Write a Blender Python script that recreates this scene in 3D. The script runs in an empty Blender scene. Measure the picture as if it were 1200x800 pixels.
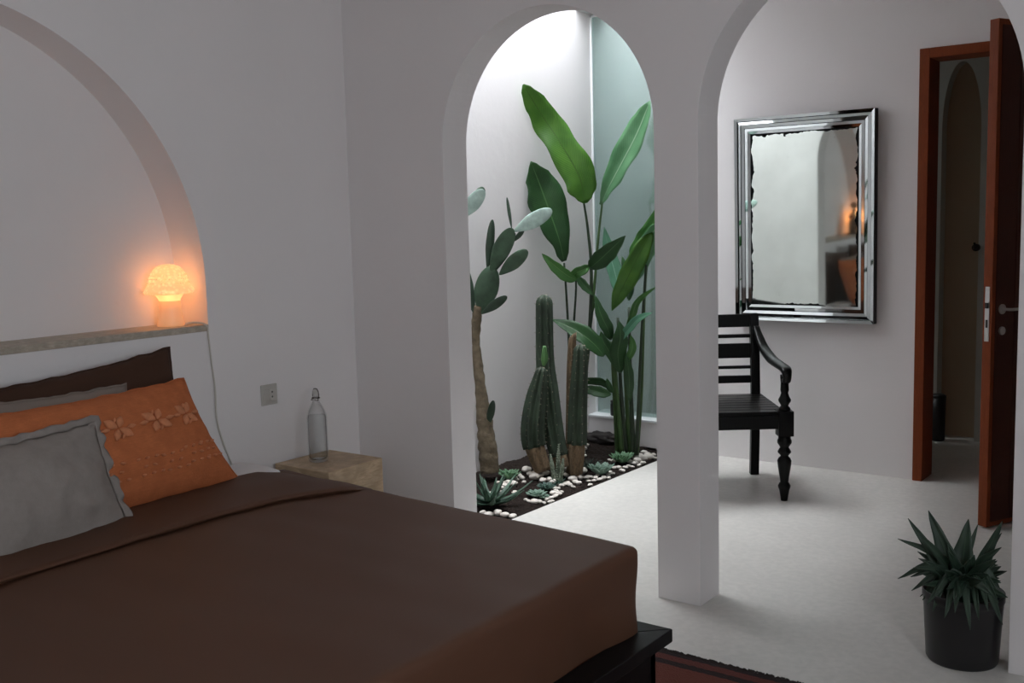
import bpy, bmesh, math, random
from mathutils import Vector, Matrix, noise
from mathutils.geometry import tessellate_polygon
PI = math.pi
S = bpy.context.scene
C = S.collection

# ------------------------------------------------------------------ camera
CAM = Vector((3.398, -3.3637, 1.41))
RT = Vector((0.8025648, 0.59603079, -0.0252397))
UP = Vector((-0.04693468, 0.1052624, 0.99333628))
FW = Vector((-0.59471579, 0.79603212, -0.11245441))
FPX = 1231.37
cd = bpy.data.cameras.new('camera'); cam = bpy.data.objects.new('camera', cd); C.objects.link(cam)
cam.matrix_world = Matrix(((RT.x, UP.x, -FW.x, CAM.x), (RT.y, UP.y, -FW.y, CAM.y), (RT.z, UP.z, -FW.z, CAM.z), (0, 0, 0, 1)))
cd.sensor_width = 36; cd.lens = FPX * 36 / 1200; cd.clip_start = .05
S.camera = cam

# ------------------------------------------------------------------ light
SKY = (0.87, 0.94, 1.0); SKY_STRENGTH = 10.0
w = bpy.data.worlds.new('overcast'); S.world = w; w.use_nodes = True
w.node_tree.nodes['Background'].inputs[0].default_value = (*SKY, 1)
w.node_tree.nodes['Background'].inputs[1].default_value = SKY_STRENGTH

def portal(loc, rot, sx, sy):
    l = bpy.data.lights.new('opening_portal', 'AREA'); l.shape = 'RECTANGLE'; l.size = sx; l.size_y = sy
    l.cycles.is_portal = True
    o = bpy.data.objects.new('opening_portal', l); C.objects.link(o); o.location = loc; o.rotation_euler = rot
portal((.1175, 1.178, 3.30), (0, 0, 0), .66, 2.05)          # skylight over the planting bed
portal((.4, 2.875, 2.84), (0, 0, 0), .8, .25)                 # opening added in the ceiling to light the bathroom
portal((4.66, -2.8, 1.5), (0, PI / 2, 0), .8, 1.7)           # bedroom window
sl = bpy.data.lights.new('veiled_sun', 'SUN'); sl.energy = 12.5; sl.angle = math.radians(46); sl.color = (.95, .98, 1)
so = bpy.data.objects.new('veiled_sun', sl); C.objects.link(so)
so.rotation_euler = Vector((.20, -.05, -1)).to_track_quat('-Z', 'Y').to_euler()
S.view_settings.view_transform = 'Standard'; S.view_settings.look = 'None'
S.view_settings.gamma = 1; S.view_settings.use_curve_mapping = False
S.view_settings.exposure = 0.0
S.cycles.max_bounces = 10; S.cycles.diffuse_bounces = 7; S.cycles.sample_clamp_indirect = 4
S.cycles.caustics_refractive = False; S.cycles.caustics_reflective = False

# ------------------------------------------------------------------ pixel -> world helpers
def ray(px, py): return FW + RT * ((px - 600) / FPX) - UP * ((py - 400) / FPX)
def at(px, py, x=None, y=None, z=None):
    d = ray(px, py); a, v = (0, x) if x is not None else (1, y) if y is not None else (2, z)
    return CAM + d * ((v - CAM[a]) / d[a])

# ------------------------------------------------------------------ materials
def mat(name, col, rough=.6, metal=0, noise_amt=0, nscale=8, bump=0, bscale=60, spec=.5, sheen=0, trans=0, coords='Object', col2=None, bdist=.01):
    m = bpy.data.materials.new(name); m.use_nodes = True; nt = m.node_tree; b = nt.nodes['Principled BSDF']
    b.inputs['Base Color'].default_value = (*col, 1); b.inputs['Roughness'].default_value = rough
    b.inputs['Metallic'].default_value = metal; b.inputs['Specular IOR Level'].default_value = spec
    b.inputs['Sheen Weight'].default_value = sheen; b.inputs['Transmission Weight'].default_value = trans
    tc = nt.nodes.new('ShaderNodeTexCoord')
    if noise_amt or col2:
        n = nt.nodes.new('ShaderNodeTexNoise'); n.inputs['Scale'].default_value = nscale; n.inputs['Detail'].default_value = 5
        nt.links.new(tc.outputs[coords], n.inputs['Vector'])
        r = nt.nodes.new('ShaderNodeValToRGB'); r.color_ramp.elements[0].position = .3; r.color_ramp.elements[1].position = .7
        c2 = col2 or tuple(max(0, c * (1 - noise_amt)) for c in col)
        r.color_ramp.elements[0].color = (*c2, 1); r.color_ramp.elements[1].color = (*col, 1)
        nt.links.new(n.outputs['Fac'], r.inputs[0]); nt.links.new(r.outputs[0], b.inputs['Base Color'])
    if bump:
        n = nt.nodes.new('ShaderNodeTexNoise'); n.inputs['Scale'].default_value = bscale; n.inputs['Detail'].default_value = 4
        nt.links.new(tc.outputs[coords], n.inputs['Vector'])
        bp = nt.nodes.new('ShaderNodeBump'); bp.inputs['Strength'].default_value = bump; bp.inputs['Distance'].default_value = bdist
        nt.links.new(n.outputs['Fac'], bp.inputs['Height']); nt.links.new(bp.outputs[0], b.inputs['Normal'])
    return m

def streak(m, scale, amt_col, stretch=(1, 1, 14), fac=.6, detail=6, dist=1.5):
    """directional grain over the base colour"""
    nt = m.node_tree; b = nt.nodes['Principled BSDF']
    tc = nt.nodes.new('ShaderNodeTexCoord'); mp = nt.nodes.new('ShaderNodeMapping'); mp.inputs['Scale'].default_value = stretch
    n = nt.nodes.new('ShaderNodeTexNoise'); n.inputs['Scale'].default_value = scale; n.inputs['Detail'].default_value = detail; n.inputs['Distortion'].default_value = dist
    mx = nt.nodes.new('ShaderNodeMix'); mx.data_type = 'RGBA'
    r = nt.nodes.new('ShaderNodeValToRGB'); r.color_ramp.elements[0].position = .35; r.color_ramp.elements[1].position = .65
    nt.links.new(tc.outputs['Object'], mp.inputs[0]); nt.links.new(mp.outputs[0], n.inputs['Vector']); nt.links.new(n.outputs['Fac'], r.inputs[0])
    ml = nt.nodes.new('ShaderNodeMath'); ml.operation = 'MULTIPLY'; ml.inputs[1].default_value = fac
    nt.links.new(r.outputs[0], ml.inputs[0]); nt.links.new(ml.outputs[0], mx.inputs['Factor'])
    src = b.inputs['Base Color'].links
    if src: nt.links.new(src[0].from_socket, mx.inputs['A'])
    else: mx.inputs['A'].default_value = b.inputs['Base Color'].default_value
    mx.inputs['B'].default_value = (*amt_col, 1)
    nt.links.new(mx.outputs['Result'], b.inputs['Base Color'])
    return m

M = {}
M['plaster'] = mat('plaster', (.825, .792, .79), .85, noise_amt=.035, nscale=1.6, bump=.12, bscale=22, spec=.2)
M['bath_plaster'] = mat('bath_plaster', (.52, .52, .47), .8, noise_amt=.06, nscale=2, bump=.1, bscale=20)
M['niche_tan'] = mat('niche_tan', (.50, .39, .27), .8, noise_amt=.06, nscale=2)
M['ceiling'] = mat('ceiling', (.8, .79, .78), .9)
M['floor'] = streak(mat('floor', (.72, .695, .66), .34, noise_amt=.10, nscale=3, bump=.05, bscale=120, spec=.35), 34, (.50, .49, .46), (1, 1, 1), .35, 8, .3)
M['soil'] = mat('soil', (.030, .019, .015), .95, noise_amt=.7, nscale=60, bump=1, bscale=90, bdist=.02, spec=.2)
M['rock'] = mat('rock', (.03, .024, .022), .9, noise_amt=.5, nscale=20, bump=.6, bscale=30)
M['pebble'] = mat('pebble', (.74, .68, .62), .55, noise_amt=.12, nscale=12, bump=.05)
M['brown'] = mat('brown_cotton', (.092, .041, .023), .60, sheen=.0, bump=.12, bscale=400, bdist=.001, spec=.28)
M['dark_brown'] = mat('dark_brown_cotton', (.060, .029, .018), .85, sheen=.02, bump=.1, bscale=300, bdist=.001, spec=.2)
M['rust'] = streak(mat('rust_cotton', (.58, .18, .07), .9, noise_amt=.2, nscale=25, bump=.5, bscale=160, bdist=.004, spec=.1), 30, (.38, .12, .05), (1, 1, 9), .45)
M['rust_thread'] = mat('rust_thread', (.66, .25, .115), .9, noise_amt=.2, nscale=40, bump=.6, bscale=220, bdist=.003)
M['linen'] = mat('grey_linen', (.30, .265, .245), .95, noise_amt=.08, nscale=60, bump=.35, bscale=260, bdist=.002, spec=.1)
M['beige'] = mat('beige_cotton', (.24, .20, .175), .95, bump=.2, bscale=260, bdist=.002, spec=.1)
M['sheet'] = mat('white_sheet', (.72, .71, .72), .9, bump=.15, bscale=90, bdist=.003)
M['black_wood'] = streak(mat('black_wood', (.0025, .0023, .0023), .34, spec=.17), 18, (.008, .007, .006), (14, 1, 1), .6)
M['frame_wood'] = streak(mat('black_bed_wood', (.004, .004, .0045), .42, spec=.16), 18, (.011, .010, .010), (1, 12, 1), .6)
M['travertine'] = streak(mat('travertine', (.66, .49, .32), .55, noise_amt=.35, nscale=14, bump=.5, bscale=45, bdist=.004), 9, (.36, .25, .15), (1.2, 1.2, 7), .7, 9, 2.2)
M['ledge'] = streak(mat('travertine_ledge', (.56, .49, .40), .5, noise_amt=.3, nscale=22, bump=.3, bscale=60, bdist=.003), 26, (.32, .27, .21), (1, 1, 3), .6, 8, 1.5)
M['door_wood'] = streak(mat('door_wood', (.24, .052, .013), .55, spec=.2, noise_amt=.15, nscale=5), 22, (.15, .028, .008), (10, 10, .7), .6)
M['door_shaded'] = streak(mat('door_shaded_wood', (.065, .014, .006), .55, spec=.3), 22, (.04, .009, .004), (10, 10, .7), .6)  # door wood darkened, the shade on that face put into the colour
M['steel'] = mat('brushed_steel', (.55, .54, .52), .32, 1)
M['plastic'] = mat('ivory_plastic', (.50, .48, .44), .4)
M['black_plastic'] = mat('black_plastic', (.012, .011, .012), .38, spec=.45)
M['black'] = mat('black_hole', (.01, .01, .01), .6)
M['cable'] = mat('ivory_cable', (.62, .58, .52), .5)
M['rubber'] = mat('white_rubber', (.6, .58, .55), .6)
M['mirror'] = mat('mirror_silver', (.80, .86, .84), .02, 1)
M['mirror_strip'] = mat('mirror_strip', (.72, .78, .78), .04, 1)
M['bronze'] = mat('dark_bronze', (.05, .032, .018), .5, .6, noise_amt=.4, nscale=20)
M['window_white'] = mat('white_frame', (.86, .88, .90), .35)
M['trunk'] = mat('cactus_bark', (.20, .155, .10), .9, noise_amt=.55, nscale=28, bump=1, bscale=40, bdist=.01)
M['woody'] = streak(mat('woody_cactus_base', (.19, .125, .07), .9, bump=.8, bscale=45, bdist=.006), 30, (.06, .04, .022), (4, 4, .8), .8)
M['cactus'] = mat('cactus_green', (.024, .044, .022), .65, noise_amt=.55, nscale=16, bump=.4, bscale=60, bdist=.004)
M['cactus_pup'] = mat('cactus_young_green', (.08, .20, .06), .6, noise_amt=.3, nscale=20)
M['spine'] = mat('pale_spine', (.36, .31, .22), .7)
M['pad'] = mat('pad_green', (.055, .11, .062), .6, noise_amt=.45, nscale=18, bump=.35, bscale=50, bdist=.004)
M['pad_dark'] = mat('pad_dark_green', (.03, .06, .034), .6, noise_amt=.45, nscale=18, bump=.35, bscale=50, bdist=.004)
M['pad_pale'] = mat('pad_powdery', (.42, .56, .50), .7, noise_amt=.35, nscale=26, bump=.3, bscale=60, bdist=.003)
M['stem'] = mat('plant_stem', (.045, .10, .022), .5, noise_amt=.4, nscale=14)
M['stem_dark'] = mat('plant_stem_dark', (.018, .035, .012), .55, noise_amt=.4, nscale=14)

def leafmat(name, c1, c2, vein, rough=.38, ridges=46, trans=.0):
    m = bpy.data.materials.new(name); m.use_nodes = True; nt = m.node_tree; b = nt.nodes['Principled BSDF']
    b.inputs['Roughness'].default_value = rough
    uv = nt.nodes.new('ShaderNodeUVMap'); sp = nt.nodes.new('ShaderNodeSeparateXYZ'); nt.links.new(uv.outputs[0], sp.inputs[0])
    def mth(op, a, bb=None, cc=None):
        n = nt.nodes.new('ShaderNodeMath'); n.operation = op
        for i, v in enumerate((a, bb, cc)):
            if v is None: continue
            if isinstance(v, (int, float)): n.inputs[i].default_value = v
            else: nt.links.new(v, n.inputs[i])
        return n.outputs[0]
    u = mth('ABSOLUTE', mth('SUBTRACT', sp.outputs[0], .5))
    wv = mth('SINE', mth('MULTIPLY', mth('SUBTRACT', sp.outputs[1], mth('MULTIPLY', u, .32)), ridges * 2 * PI))
    mid = mth('LESS_THAN', u, .018)
    tc = nt.nodes.new('ShaderNodeTexCoord'); n = nt.nodes.new('ShaderNodeTexNoise'); n.inputs['Scale'].default_value = 9; nt.links.new(tc.outputs['Object'], n.inputs['Vector'])
    f = mth('ADD', mth('MULTIPLY', wv, .10), n.outputs['Fac'])
    r = nt.nodes.new('ShaderNodeValToRGB'); r.color_ramp.elements[0].position = .3; r.color_ramp.elements[1].position = .72
    r.color_ramp.elements[0].color = (*c1, 1); r.color_ramp.elements[1].color = (*c2, 1); nt.links.new(f, r.inputs[0])
    mx = nt.nodes.new('ShaderNodeMix'); mx.data_type = 'RGBA'; nt.links.new(mid, mx.inputs['Factor']); nt.links.new(r.outputs[0], mx.inputs['A']); mx.inputs['B'].default_value = (*vein, 1)
    nt.links.new(mx.outputs['Result'], b.inputs['Base Color'])
    bp = nt.nodes.new('ShaderNodeBump'); bp.inputs['Strength'].default_value = .25; bp.inputs['Distance'].default_value = .004; nt.links.new(wv, bp.inputs['Height']); nt.links.new(bp.outputs[0], b.inputs['Normal'])
    if trans:
        t = nt.nodes.new('ShaderNodeBsdfTranslucent'); ms = nt.nodes.new('ShaderNodeMixShader'); ms.inputs[0].default_value = trans
        nt.links.new(mx.outputs['Result'], t.inputs['Color']); nt.links.new(b.outputs[0], ms.inputs[1]); nt.links.new(t.outputs[0], ms.inputs[2])
        nt.links.new(ms.outputs[0], nt.nodes['Material Output'].inputs['Surface'])
    return m
M['leaf_bright'] = leafmat('leaf_bright', (.05, .155, .018), (.10, .25, .032), (.06, .15, .02), trans=.3)
M['leaf_mid'] = leafmat('leaf_mid', (.045, .15, .03), (.075, .22, .045), (.18, .34, .12), trans=.25)
M['leaf_dark'] = leafmat('leaf_dark', (.018, .065, .018), (.035, .105, .03), (.09, .19, .07), trans=.2)
M['leaf_blue'] = leafmat('leaf_blue', (.10, .27, .12), (.17, .38, .19), (.42, .62, .42), trans=.25)
M['leaf_teal'] = leafmat('leaf_teal', (.06, .17, .10), (.10, .26, .16), (.2, .36, .26), trans=.2)
M['agave'] = leafmat('agave_leaf', (.030, .062, .042), (.075, .14, .095), (.10, .22, .12), .5, 3)
M['pot_leaf'] = leafmat('pot_leaf', (.014, .032, .020), (.035, .065, .040), (.055, .095, .055), .5, 3)
M['jade'] = leafmat('jade_leaf', (.12, .20, .15), (.27, .38, .30), (.2, .36, .26), .5, 1)
M['rosette'] = leafmat('rosette_leaf', (.075, .17, .085), (.18, .32, .18), (.16, .32, .18), .5, 1)
M['rosette_dark'] = leafmat('rosette_dark_leaf', (.05, .10, .08), (.11, .19, .15), (.1, .18, .14), .5, 1)
M['spiky_dark'] = leafmat('spiky_dark_leaf', (.012, .022, .014), (.022, .035, .022), (.03, .05, .03), .6, 1)
M['spotted'] = mat('spotted_leaf', (.34, .38, .30), .7, nscale=90, col2=(.06, .09, .05))

# antique mirror: silvering worn away along the edges and in specks
m = bpy.data.materials.new('antique_mirror'); m.use_nodes = True; nt = m.node_tree; b = nt.nodes['Principled BSDF']
b.inputs['Metallic'].default_value = 1; b.inputs['Roughness'].default_value = .035; b.inputs['Base Color'].default_value = (.80, .87, .82, 1)
tc = nt.nodes.new('ShaderNodeTexCoord'); sp = nt.nodes.new('ShaderNodeSeparateXYZ'); nt.links.new(tc.outputs['Object'], sp.inputs[0])
def _m(op, a, bb=0.0, clamp=False):
    n = nt.nodes.new('ShaderNodeMath'); n.operation = op; n.use_clamp = clamp
    for i, v in enumerate((a, bb)):
        if isinstance(v, (int, float)): n.inputs[i].default_value = v
        else: nt.links.new(v, n.inputs[i])
    return n.outputs[0]
GW, GH = .303, .478
dx = _m('SUBTRACT', GW, _m('ABSOLUTE', sp.outputs[0])); dz = _m('SUBTRACT', GH, _m('ABSOLUTE', sp.outputs[2]))
dd = _m('MINIMUM', dx, dz)
n1 = nt.nodes.new('ShaderNodeTexNoise'); n1.inputs['Scale'].default_value = 14; n1.inputs['Detail'].default_value = 6; nt.links.new(tc.outputs['Object'], n1.inputs['Vector'])
edge = _m('LESS_THAN', dd, _m('MULTIPLY', _m('POWER', n1.outputs['Fac'], 3), .085))
n2 = nt.nodes.new('ShaderNodeTexNoise'); n2.inputs['Scale'].default_value = 120; n2.inputs['Detail'].default_value = 3; nt.links.new(tc.outputs['Object'], n2.inputs['Vector'])
n3 = nt.nodes.new('ShaderNodeTexNoise'); n3.inputs['Scale'].default_value = 5; n3.inputs['Detail'].default_value = 6; nt.links.new(tc.outputs['Object'], n3.inputs['Vector'])
speck = _m('GREATER_THAN', _m('ADD', n2.outputs['Fac'], _m('MULTIPLY', n3.outputs['Fac'], .25)), .87)
d1 = nt.nodes.new('ShaderNodeBsdfDiffuse'); d1.inputs[0].default_value = (.012, .012, .012, 1)
d2 = nt.nodes.new('ShaderNodeBsdfDiffuse'); d2.inputs[0].default_value = (.30, .32, .29, 1)
ms0 = nt.nodes.new('ShaderNodeMixShader'); nt.links.new(_m('MULTIPLY', _m('SUBTRACT', n3.outputs['Fac'], .25, True), .35, True), ms0.inputs[0]); nt.links.new(b.outputs[0], ms0.inputs[1]); nt.links.new(d2.outputs[0], ms0.inputs[2])
ms1 = nt.nodes.new('ShaderNodeMixShader'); nt.links.new(_m('MAXIMUM', edge, _m('MULTIPLY', speck, .5)), ms1.inputs[0]); nt.links.new(ms0.outputs[0], ms1.inputs[1]); nt.links.new(d1.outputs[0], ms1.inputs[2])
nt.links.new(ms1.outputs[0], nt.nodes['Material Output'].inputs['Surface'])
M['antique'] = m

def glassmat(name, tint, refl, rough=0.0):
    m = bpy.data.materials.new(name); m.use_nodes = True; nt = m.node_tree; nt.nodes.remove(nt.nodes['Principled BSDF'])
    t = nt.nodes.new('ShaderNodeBsdfTransparent'); t.inputs[0].default_value = (*tint, 1)
    g = nt.nodes.new('ShaderNodeBsdfGlossy'); g.inputs['Roughness'].default_value = rough
    lw = nt.nodes.new('ShaderNodeLayerWeight'); lw.inputs['Blend'].default_value = refl
    mx = nt.nodes.new('ShaderNodeMixShader'); nt.links.new(lw.outputs['Facing' if name == 'bottle_glass' else 'Fresnel'], mx.inputs[0]); nt.links.new(t.outputs[0], mx.inputs[1]); nt.links.new(g.outputs[0], mx.inputs[2])
    nt.links.new(mx.outputs[0], nt.nodes['Material Output'].inputs['Surface']); return m
M['bottle_glass'] = glassmat('bottle_glass', (.985, .99, .99), .22)
M['water'] = glassmat('water', (.95, .965, .965), .1)
def frosted():
    m = bpy.data.materials.new('frosted_pane'); m.use_nodes = True; nt = m.node_tree; nt.nodes.remove(nt.nodes['Principled BSDF'])
    t = nt.nodes.new('ShaderNodeBsdfTransparent'); t.inputs[0].default_value = (.80, .90, .88, 1)
    g = nt.nodes.new('ShaderNodeBsdfGlossy'); g.inputs['Roughness'].default_value = .10; g.inputs[0].default_value = (.78, .90, .88, 1)
    d = nt.nodes.new('ShaderNodeBsdfDiffuse'); d.inputs[0].default_value = (.42, .50, .48, 1)
    a = nt.nodes.new('ShaderNodeMixShader'); a.inputs[0].default_value = .26; b = nt.nodes.new('ShaderNodeMixShader'); b.inputs[0].default_value = .24
    nt.links.new(t.outputs[0], a.inputs[1]); nt.links.new(d.outputs[0], a.inputs[2]); nt.links.new(a.outputs[0], b.inputs[1]); nt.links.new(g.outputs[0], b.inputs[2])
    nt.links.new(b.outputs[0], nt.nodes['Material Output'].inputs['Surface']); return m
M['pane'] = frosted()

# lamp glass: lit from inside
def lampmat(name, strength, col, dots):
    m = bpy.data.materials.new(name); m.use_nodes = True; nt = m.node_tree; b = nt.nodes['Principled BSDF']
    b.inputs['Base Color'].default_value = (.8, .6, .42, 1); b.inputs['Roughness'].default_value = .3
    b.inputs['Emission Color'].default_value = (*col, 1); b.inputs['Emission Strength'].default_value = strength
    if dots:
        tc = nt.nodes.new('ShaderNodeTexCoord'); v = nt.nodes.new('ShaderNodeTexVoronoi'); v.inputs['Scale'].default_value = 75
        nt.links.new(tc.outputs['Object'], v.inputs['Vector'])
        r = nt.nodes.new('ShaderNodeValToRGB'); r.color_ramp.elements[0].position = .25; r.color_ramp.elements[0].color = (1.0, .72, .42, 1)
        r.color_ramp.elements[1].position = .55; r.color_ramp.elements[1].color = (.78, .42, .20, 1)
        nt.links.new(v.outputs['Distance'], r.inputs[0]); nt.links.new(r.outputs[0], b.inputs['Emission Color'])
    return m
M['lamp_cap'] = lampmat('lamp_cap_glass', .50, (1, .60, .28), True)
M['lamp_stem'] = lampmat('lamp_stem_glass', .2, (1, .55, .25), False)
M['lamp_collar'] = lampmat('lamp_collar_glass', .42, (1, .62, .28), False)

# rug: bands parallel to the border
m = mat('rug', (.12, .025, .015), .98, bump=.8, bscale=180, bdist=.006); nt = m.node_tree; b = nt.nodes['Principled BSDF']
tc = nt.nodes.new('ShaderNodeTexCoord'); sp = nt.nodes.new('ShaderNodeSeparateXYZ'); nt.links.new(tc.outputs['Object'], sp.inputs[0])
RUGW, RUGH = 1.15, 1.45
dd = _m('MINIMUM', _m('SUBTRACT', RUGW, _m('ABSOLUTE', sp.outputs[0])), _m('SUBTRACT', RUGH, _m('ABSOLUTE', sp.outputs[1])))
nn = nt.nodes.new('ShaderNodeTexNoise'); nn.inputs['Scale'].default_value = 60; nt.links.new(tc.outputs['Object'], nn.inputs['Vector'])
dd = _m('ADD', dd, _m('MULTIPLY', _m('SUBTRACT', nn.outputs['Fac'], .5), .014))
r = nt.nodes.new('ShaderNodeValToRGB'); r.color_ramp.interpolation = 'CONSTANT'
e = r.color_ramp.elements; e[0].position = 0; e[0].color = (.012, .006, .006, 1); e[1].position = .06; e[1].color = (.11, .024, .018, 1)
for p_, c_ in ((.15, (.014, .006, .006, 1)), (.23, (.13, .030, .018, 1)), (.6, (.02, .008, .008, 1)), (.68, (.15, .03, .02, 1))):
    q = e.new(p_); q.color = c_
nt.links.new(_m('MULTIPLY', dd, 2.5, True), r.inputs[0]); nt.links.new(r.outputs[0], b.inputs['Base Color'])
M['rug'] = m
M['rug_fringe'] = mat('rug_fringe', (.014, .007, .006), .98)

# ------------------------------------------------------------------ mesh helpers
def obj(name, bm, material, parent=None, smooth=False, loc=None, bevel=0, solid=0, sub=0, seg=2):
    me = bpy.data.meshes.new(name)
    bmesh.ops.recalc_face_normals(bm, faces=bm.faces)
    bm.to_mesh(me); bm.free()
    me.materials.append(M[material] if isinstance(material, str) else material)
    if smooth:
        for p in me.polygons: p.use_smooth = True
    o = bpy.data.objects.new(name, me); C.objects.link(o)
    if parent: o.parent = parent
    if loc is not None: o.location = loc
    if sub: md = o.modifiers.new('s', 'SUBSURF'); md.levels = md.render_levels = sub
    if solid: md = o.modifiers.new('t', 'SOLIDIFY'); md.thickness = solid; md.offset = 0
    if bevel: md = o.modifiers.new('b', 'BEVEL'); md.width = bevel; md.segments = seg; md.limit_method = 'ANGLE'
    return o
def tag(o, label=None, cat=None, group=None, kind=None):
    if label: o['label'] = label
    if cat: o['category'] = cat
    if group: o['group'] = group
    if kind: o['kind'] = kind
    return o
def thing(name, label, cat, loc=(0, 0, 0), rotz=0, group=None):
    o = bpy.data.objects.new(name, None); C.objects.link(o); o.empty_display_size = .1
    o.location = loc; o.rotation_euler = (0, 0, rotz)
    return tag(o, label, cat, group)
def local(o, p): return Vector(p) - o.location       # for unrotated things
def box(bm, x0, x1, y0, y1, z0, z1, mtx=None):
    r = bmesh.ops.create_cube(bm, size=1)
    for v in r['verts']:
        v.co = Vector(((x0 + x1) / 2 + v.co.x * (x1 - x0), (y0 + y1) / 2 + v.co.y * (y1 - y0), (z0 + z1) / 2 + v.co.z * (z1 - z0)))
        if mtx: v.co = mtx @ v.co
    return bm
def BM(): return bmesh.new()
def lathe(bm, prof, n=32, cx=0, cy=0, rib=None, cap=True):
    rings = []
    for r, z in prof:
        rings.append([bm.verts.new((cx + r * (1 + (rib[1] * math.cos(rib[0] * 2 * PI * i / n) if rib else 0)) * math.cos(2 * PI * i / n),
                                    cy + r * (1 + (rib[1] * math.cos(rib[0] * 2 * PI * i / n) if rib else 0)) * math.sin(2 * PI * i / n), z)) for i in range(n)])
    for a, b in zip(rings, rings[1:]):
        for i in range(n): bm.faces.new((a[i], a[(i + 1) % n], b[(i + 1) % n], b[i]))
    if cap:
        bm.faces.new(rings[0]); bm.faces.new(rings[-1])
    return bm
def frames(pts):
    pts = [Vector(p) for p in pts]; out = []; ref = Vector((.3, .9, .2)).normalized()
    for i, p in enumerate(pts):
        t = (pts[min(i + 1, len(pts) - 1)] - pts[max(i - 1, 0)]).normalized()
        a = ref - t * ref.dot(t)
        if a.length < 1e-4: a = Vector((1, 0, 0)) - t * t.x
        a.normalize(); out.append((p, t, a, t.cross(a))); ref = a
    return out
def tube(bm, pts, rad, n=10, ribs=0, depth=0.0, cap=True, rnd=False):
    fr = frames(pts); rings = []
    for i, (p, t, a, b) in enumerate(fr):
        r = rad[i] if isinstance(rad, (list, tuple)) else rad
        ring = []
        for k in range(n):
            th = 2 * PI * k / n; rr = r * (1 + depth * math.cos(ribs * th)) if ribs else r
            ring.append(bm.verts.new(p + a * math.cos(th) * rr + b * math.sin(th) * rr))
        rings.append(ring)
    for A, B in zip(rings, rings[1:]):
        for k in range(n): bm.faces.new((A[k], A[(k + 1) % n], B[(k + 1) % n], B[k]))
    if cap: bm.faces.new(rings[0]); bm.faces.new(rings[-1])
    return bm
def smoothpath(pts, n=8):
    """Catmull-Rom through points (Vectors or tuples of any length)"""
    P = [Vector(p) for p in pts]; P = [P[0] * 2 - P[1]] + P + [P[-1] * 2 - P[-2]]; out = []
    for i in range(1, len(P) - 2):
        for k in range(n):
            t = k / n; a, b, c, d = P[i - 1], P[i], P[i + 1], P[i + 2]
            out.append(.5 * ((2 * b) + (c - a) * t + (2 * a - 5 * b + 4 * c - d) * t * t + (3 * b - a - 3 * c + d) * t ** 3))
    out.append(P[-2].copy()); return out
def interp(vals, n=8):
    return [v.x for v in smoothpath([(v, 0, 0) for v in vals], n)]
def plate(outer, holes, to3d, depth_vec):
    """extruded flat plate with holes; outlines are 2-D, to3d maps them into space"""
    bm = BM(); loops = [[Vector((a, b, 0)) for a, b in L] for L in [outer] + holes]
    tris = tessellate_polygon(loops); flat = [p for L in loops for p in L]
    f = [bm.verts.new(to3d(p.x, p.y)) for p in flat]; g = [bm.verts.new(to3d(p.x, p.y) + depth_vec) for p in flat]
    for t in tris:
        try: bm.faces.new([f[i] for i in t]); bm.faces.new([g[i] for i in reversed(t)])
        except ValueError: pass
    k = 0
    for L in loops:
        n = len(L)
        for i in range(n):
            a, b = k + i, k + (i + 1) % n
            try: bm.faces.new((f[a], f[b], g[b], g[a]))
            except ValueError: pass
        k += n
    return bm
def arch_pts(c, r, spring, n=40, rz=None):
    """from right spring to left spring over the top"""
    return [(c + r * math.cos(PI * i / n), spring + (rz or r) * math.sin(PI * i / n)) for i in range(n + 1)]
def rbox(dims, r, cuts, warp=None, open_bottom=False):
    bm = BM(); nx, ny, nz = cuts; hx, hy, hz = [d / 2 for d in dims]; cache = {}
    def V(i, j, k):
        key = (i, j, k)
        if key not in cache:
            def q(t, n, h):   # denser near the edges
                s = 2 * t / n - 1; return h * math.copysign(abs(s) ** .8, s)
            p = Vector((q(i, nx, hx), q(j, ny, hy), q(k, nz, hz)))
            c = Vector((max(-hx + r, min(hx - r, p.x)), max(-hy + r, min(hy - r, p.y)), max(-hz + min(r, hz), min(hz - min(r, hz), p.z))))
            d = p - c
            if d.length > 1e-6: p = c + d.normalized() * min(r, d.length if d.length < r else r)
            if warp: p = warp(p)
            cache[key] = bm.verts.new(p)
        return cache[key]
    def quad(*a):
        vs = [V(*t) for t in a]
        bm.faces.new(vs)
    for i in range(nx):
        for j in range(ny):
            quad((i, j, nz), (i + 1, j, nz), (i + 1, j + 1, nz), (i, j + 1, nz))
            if not open_bottom: quad((i, j, 0), (i, j + 1, 0), (i + 1, j + 1, 0), (i + 1, j, 0))
    for i in range(nx):
        for k in range(nz):
            quad((i, 0, k), (i + 1, 0, k), (i + 1, 0, k + 1), (i, 0, k + 1)); quad((i, ny, k), (i, ny, k + 1), (i + 1, ny, k + 1), (i + 1, ny, k))
    for j in range(ny):
        for k in range(nz):
            quad((0, j, k), (0, j, k + 1), (0, j + 1, k + 1), (0, j + 1, k)); quad((nx, j, k), (nx, j + 1, k), (nx, j + 1, k + 1), (nx, j, k + 1))
    return bm
def N(x, y, z=0): return noise.noise(Vector((x, y, z)))

# ------------------------------------------------------------------ THE SETTING
ZC = 2.69; T = .156; YB = 2.274; XR = 4.6; YR = -4.9; GX0 = -.212; GX1 = .447
def struct(name, bm, m, parent=None, **k):
    o = obj(name, bm, m, parent, **k)
    if not parent: o['kind'] = 'structure'
    return o
# floor: one slab with the planting bed left out, running on into the bathroom
outer = [(-.4, YR), (XR + .1, YR), (XR + .1, 3.7), (-.4, 3.7)]
hole = [(GX0, T), (GX1, T), (GX1, YB), (GX0, YB)]
struct('floor', plate(outer, [hole], lambda a, b: Vector((a, b, 0)), Vector((0, 0, -.12))), 'floor')
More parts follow.
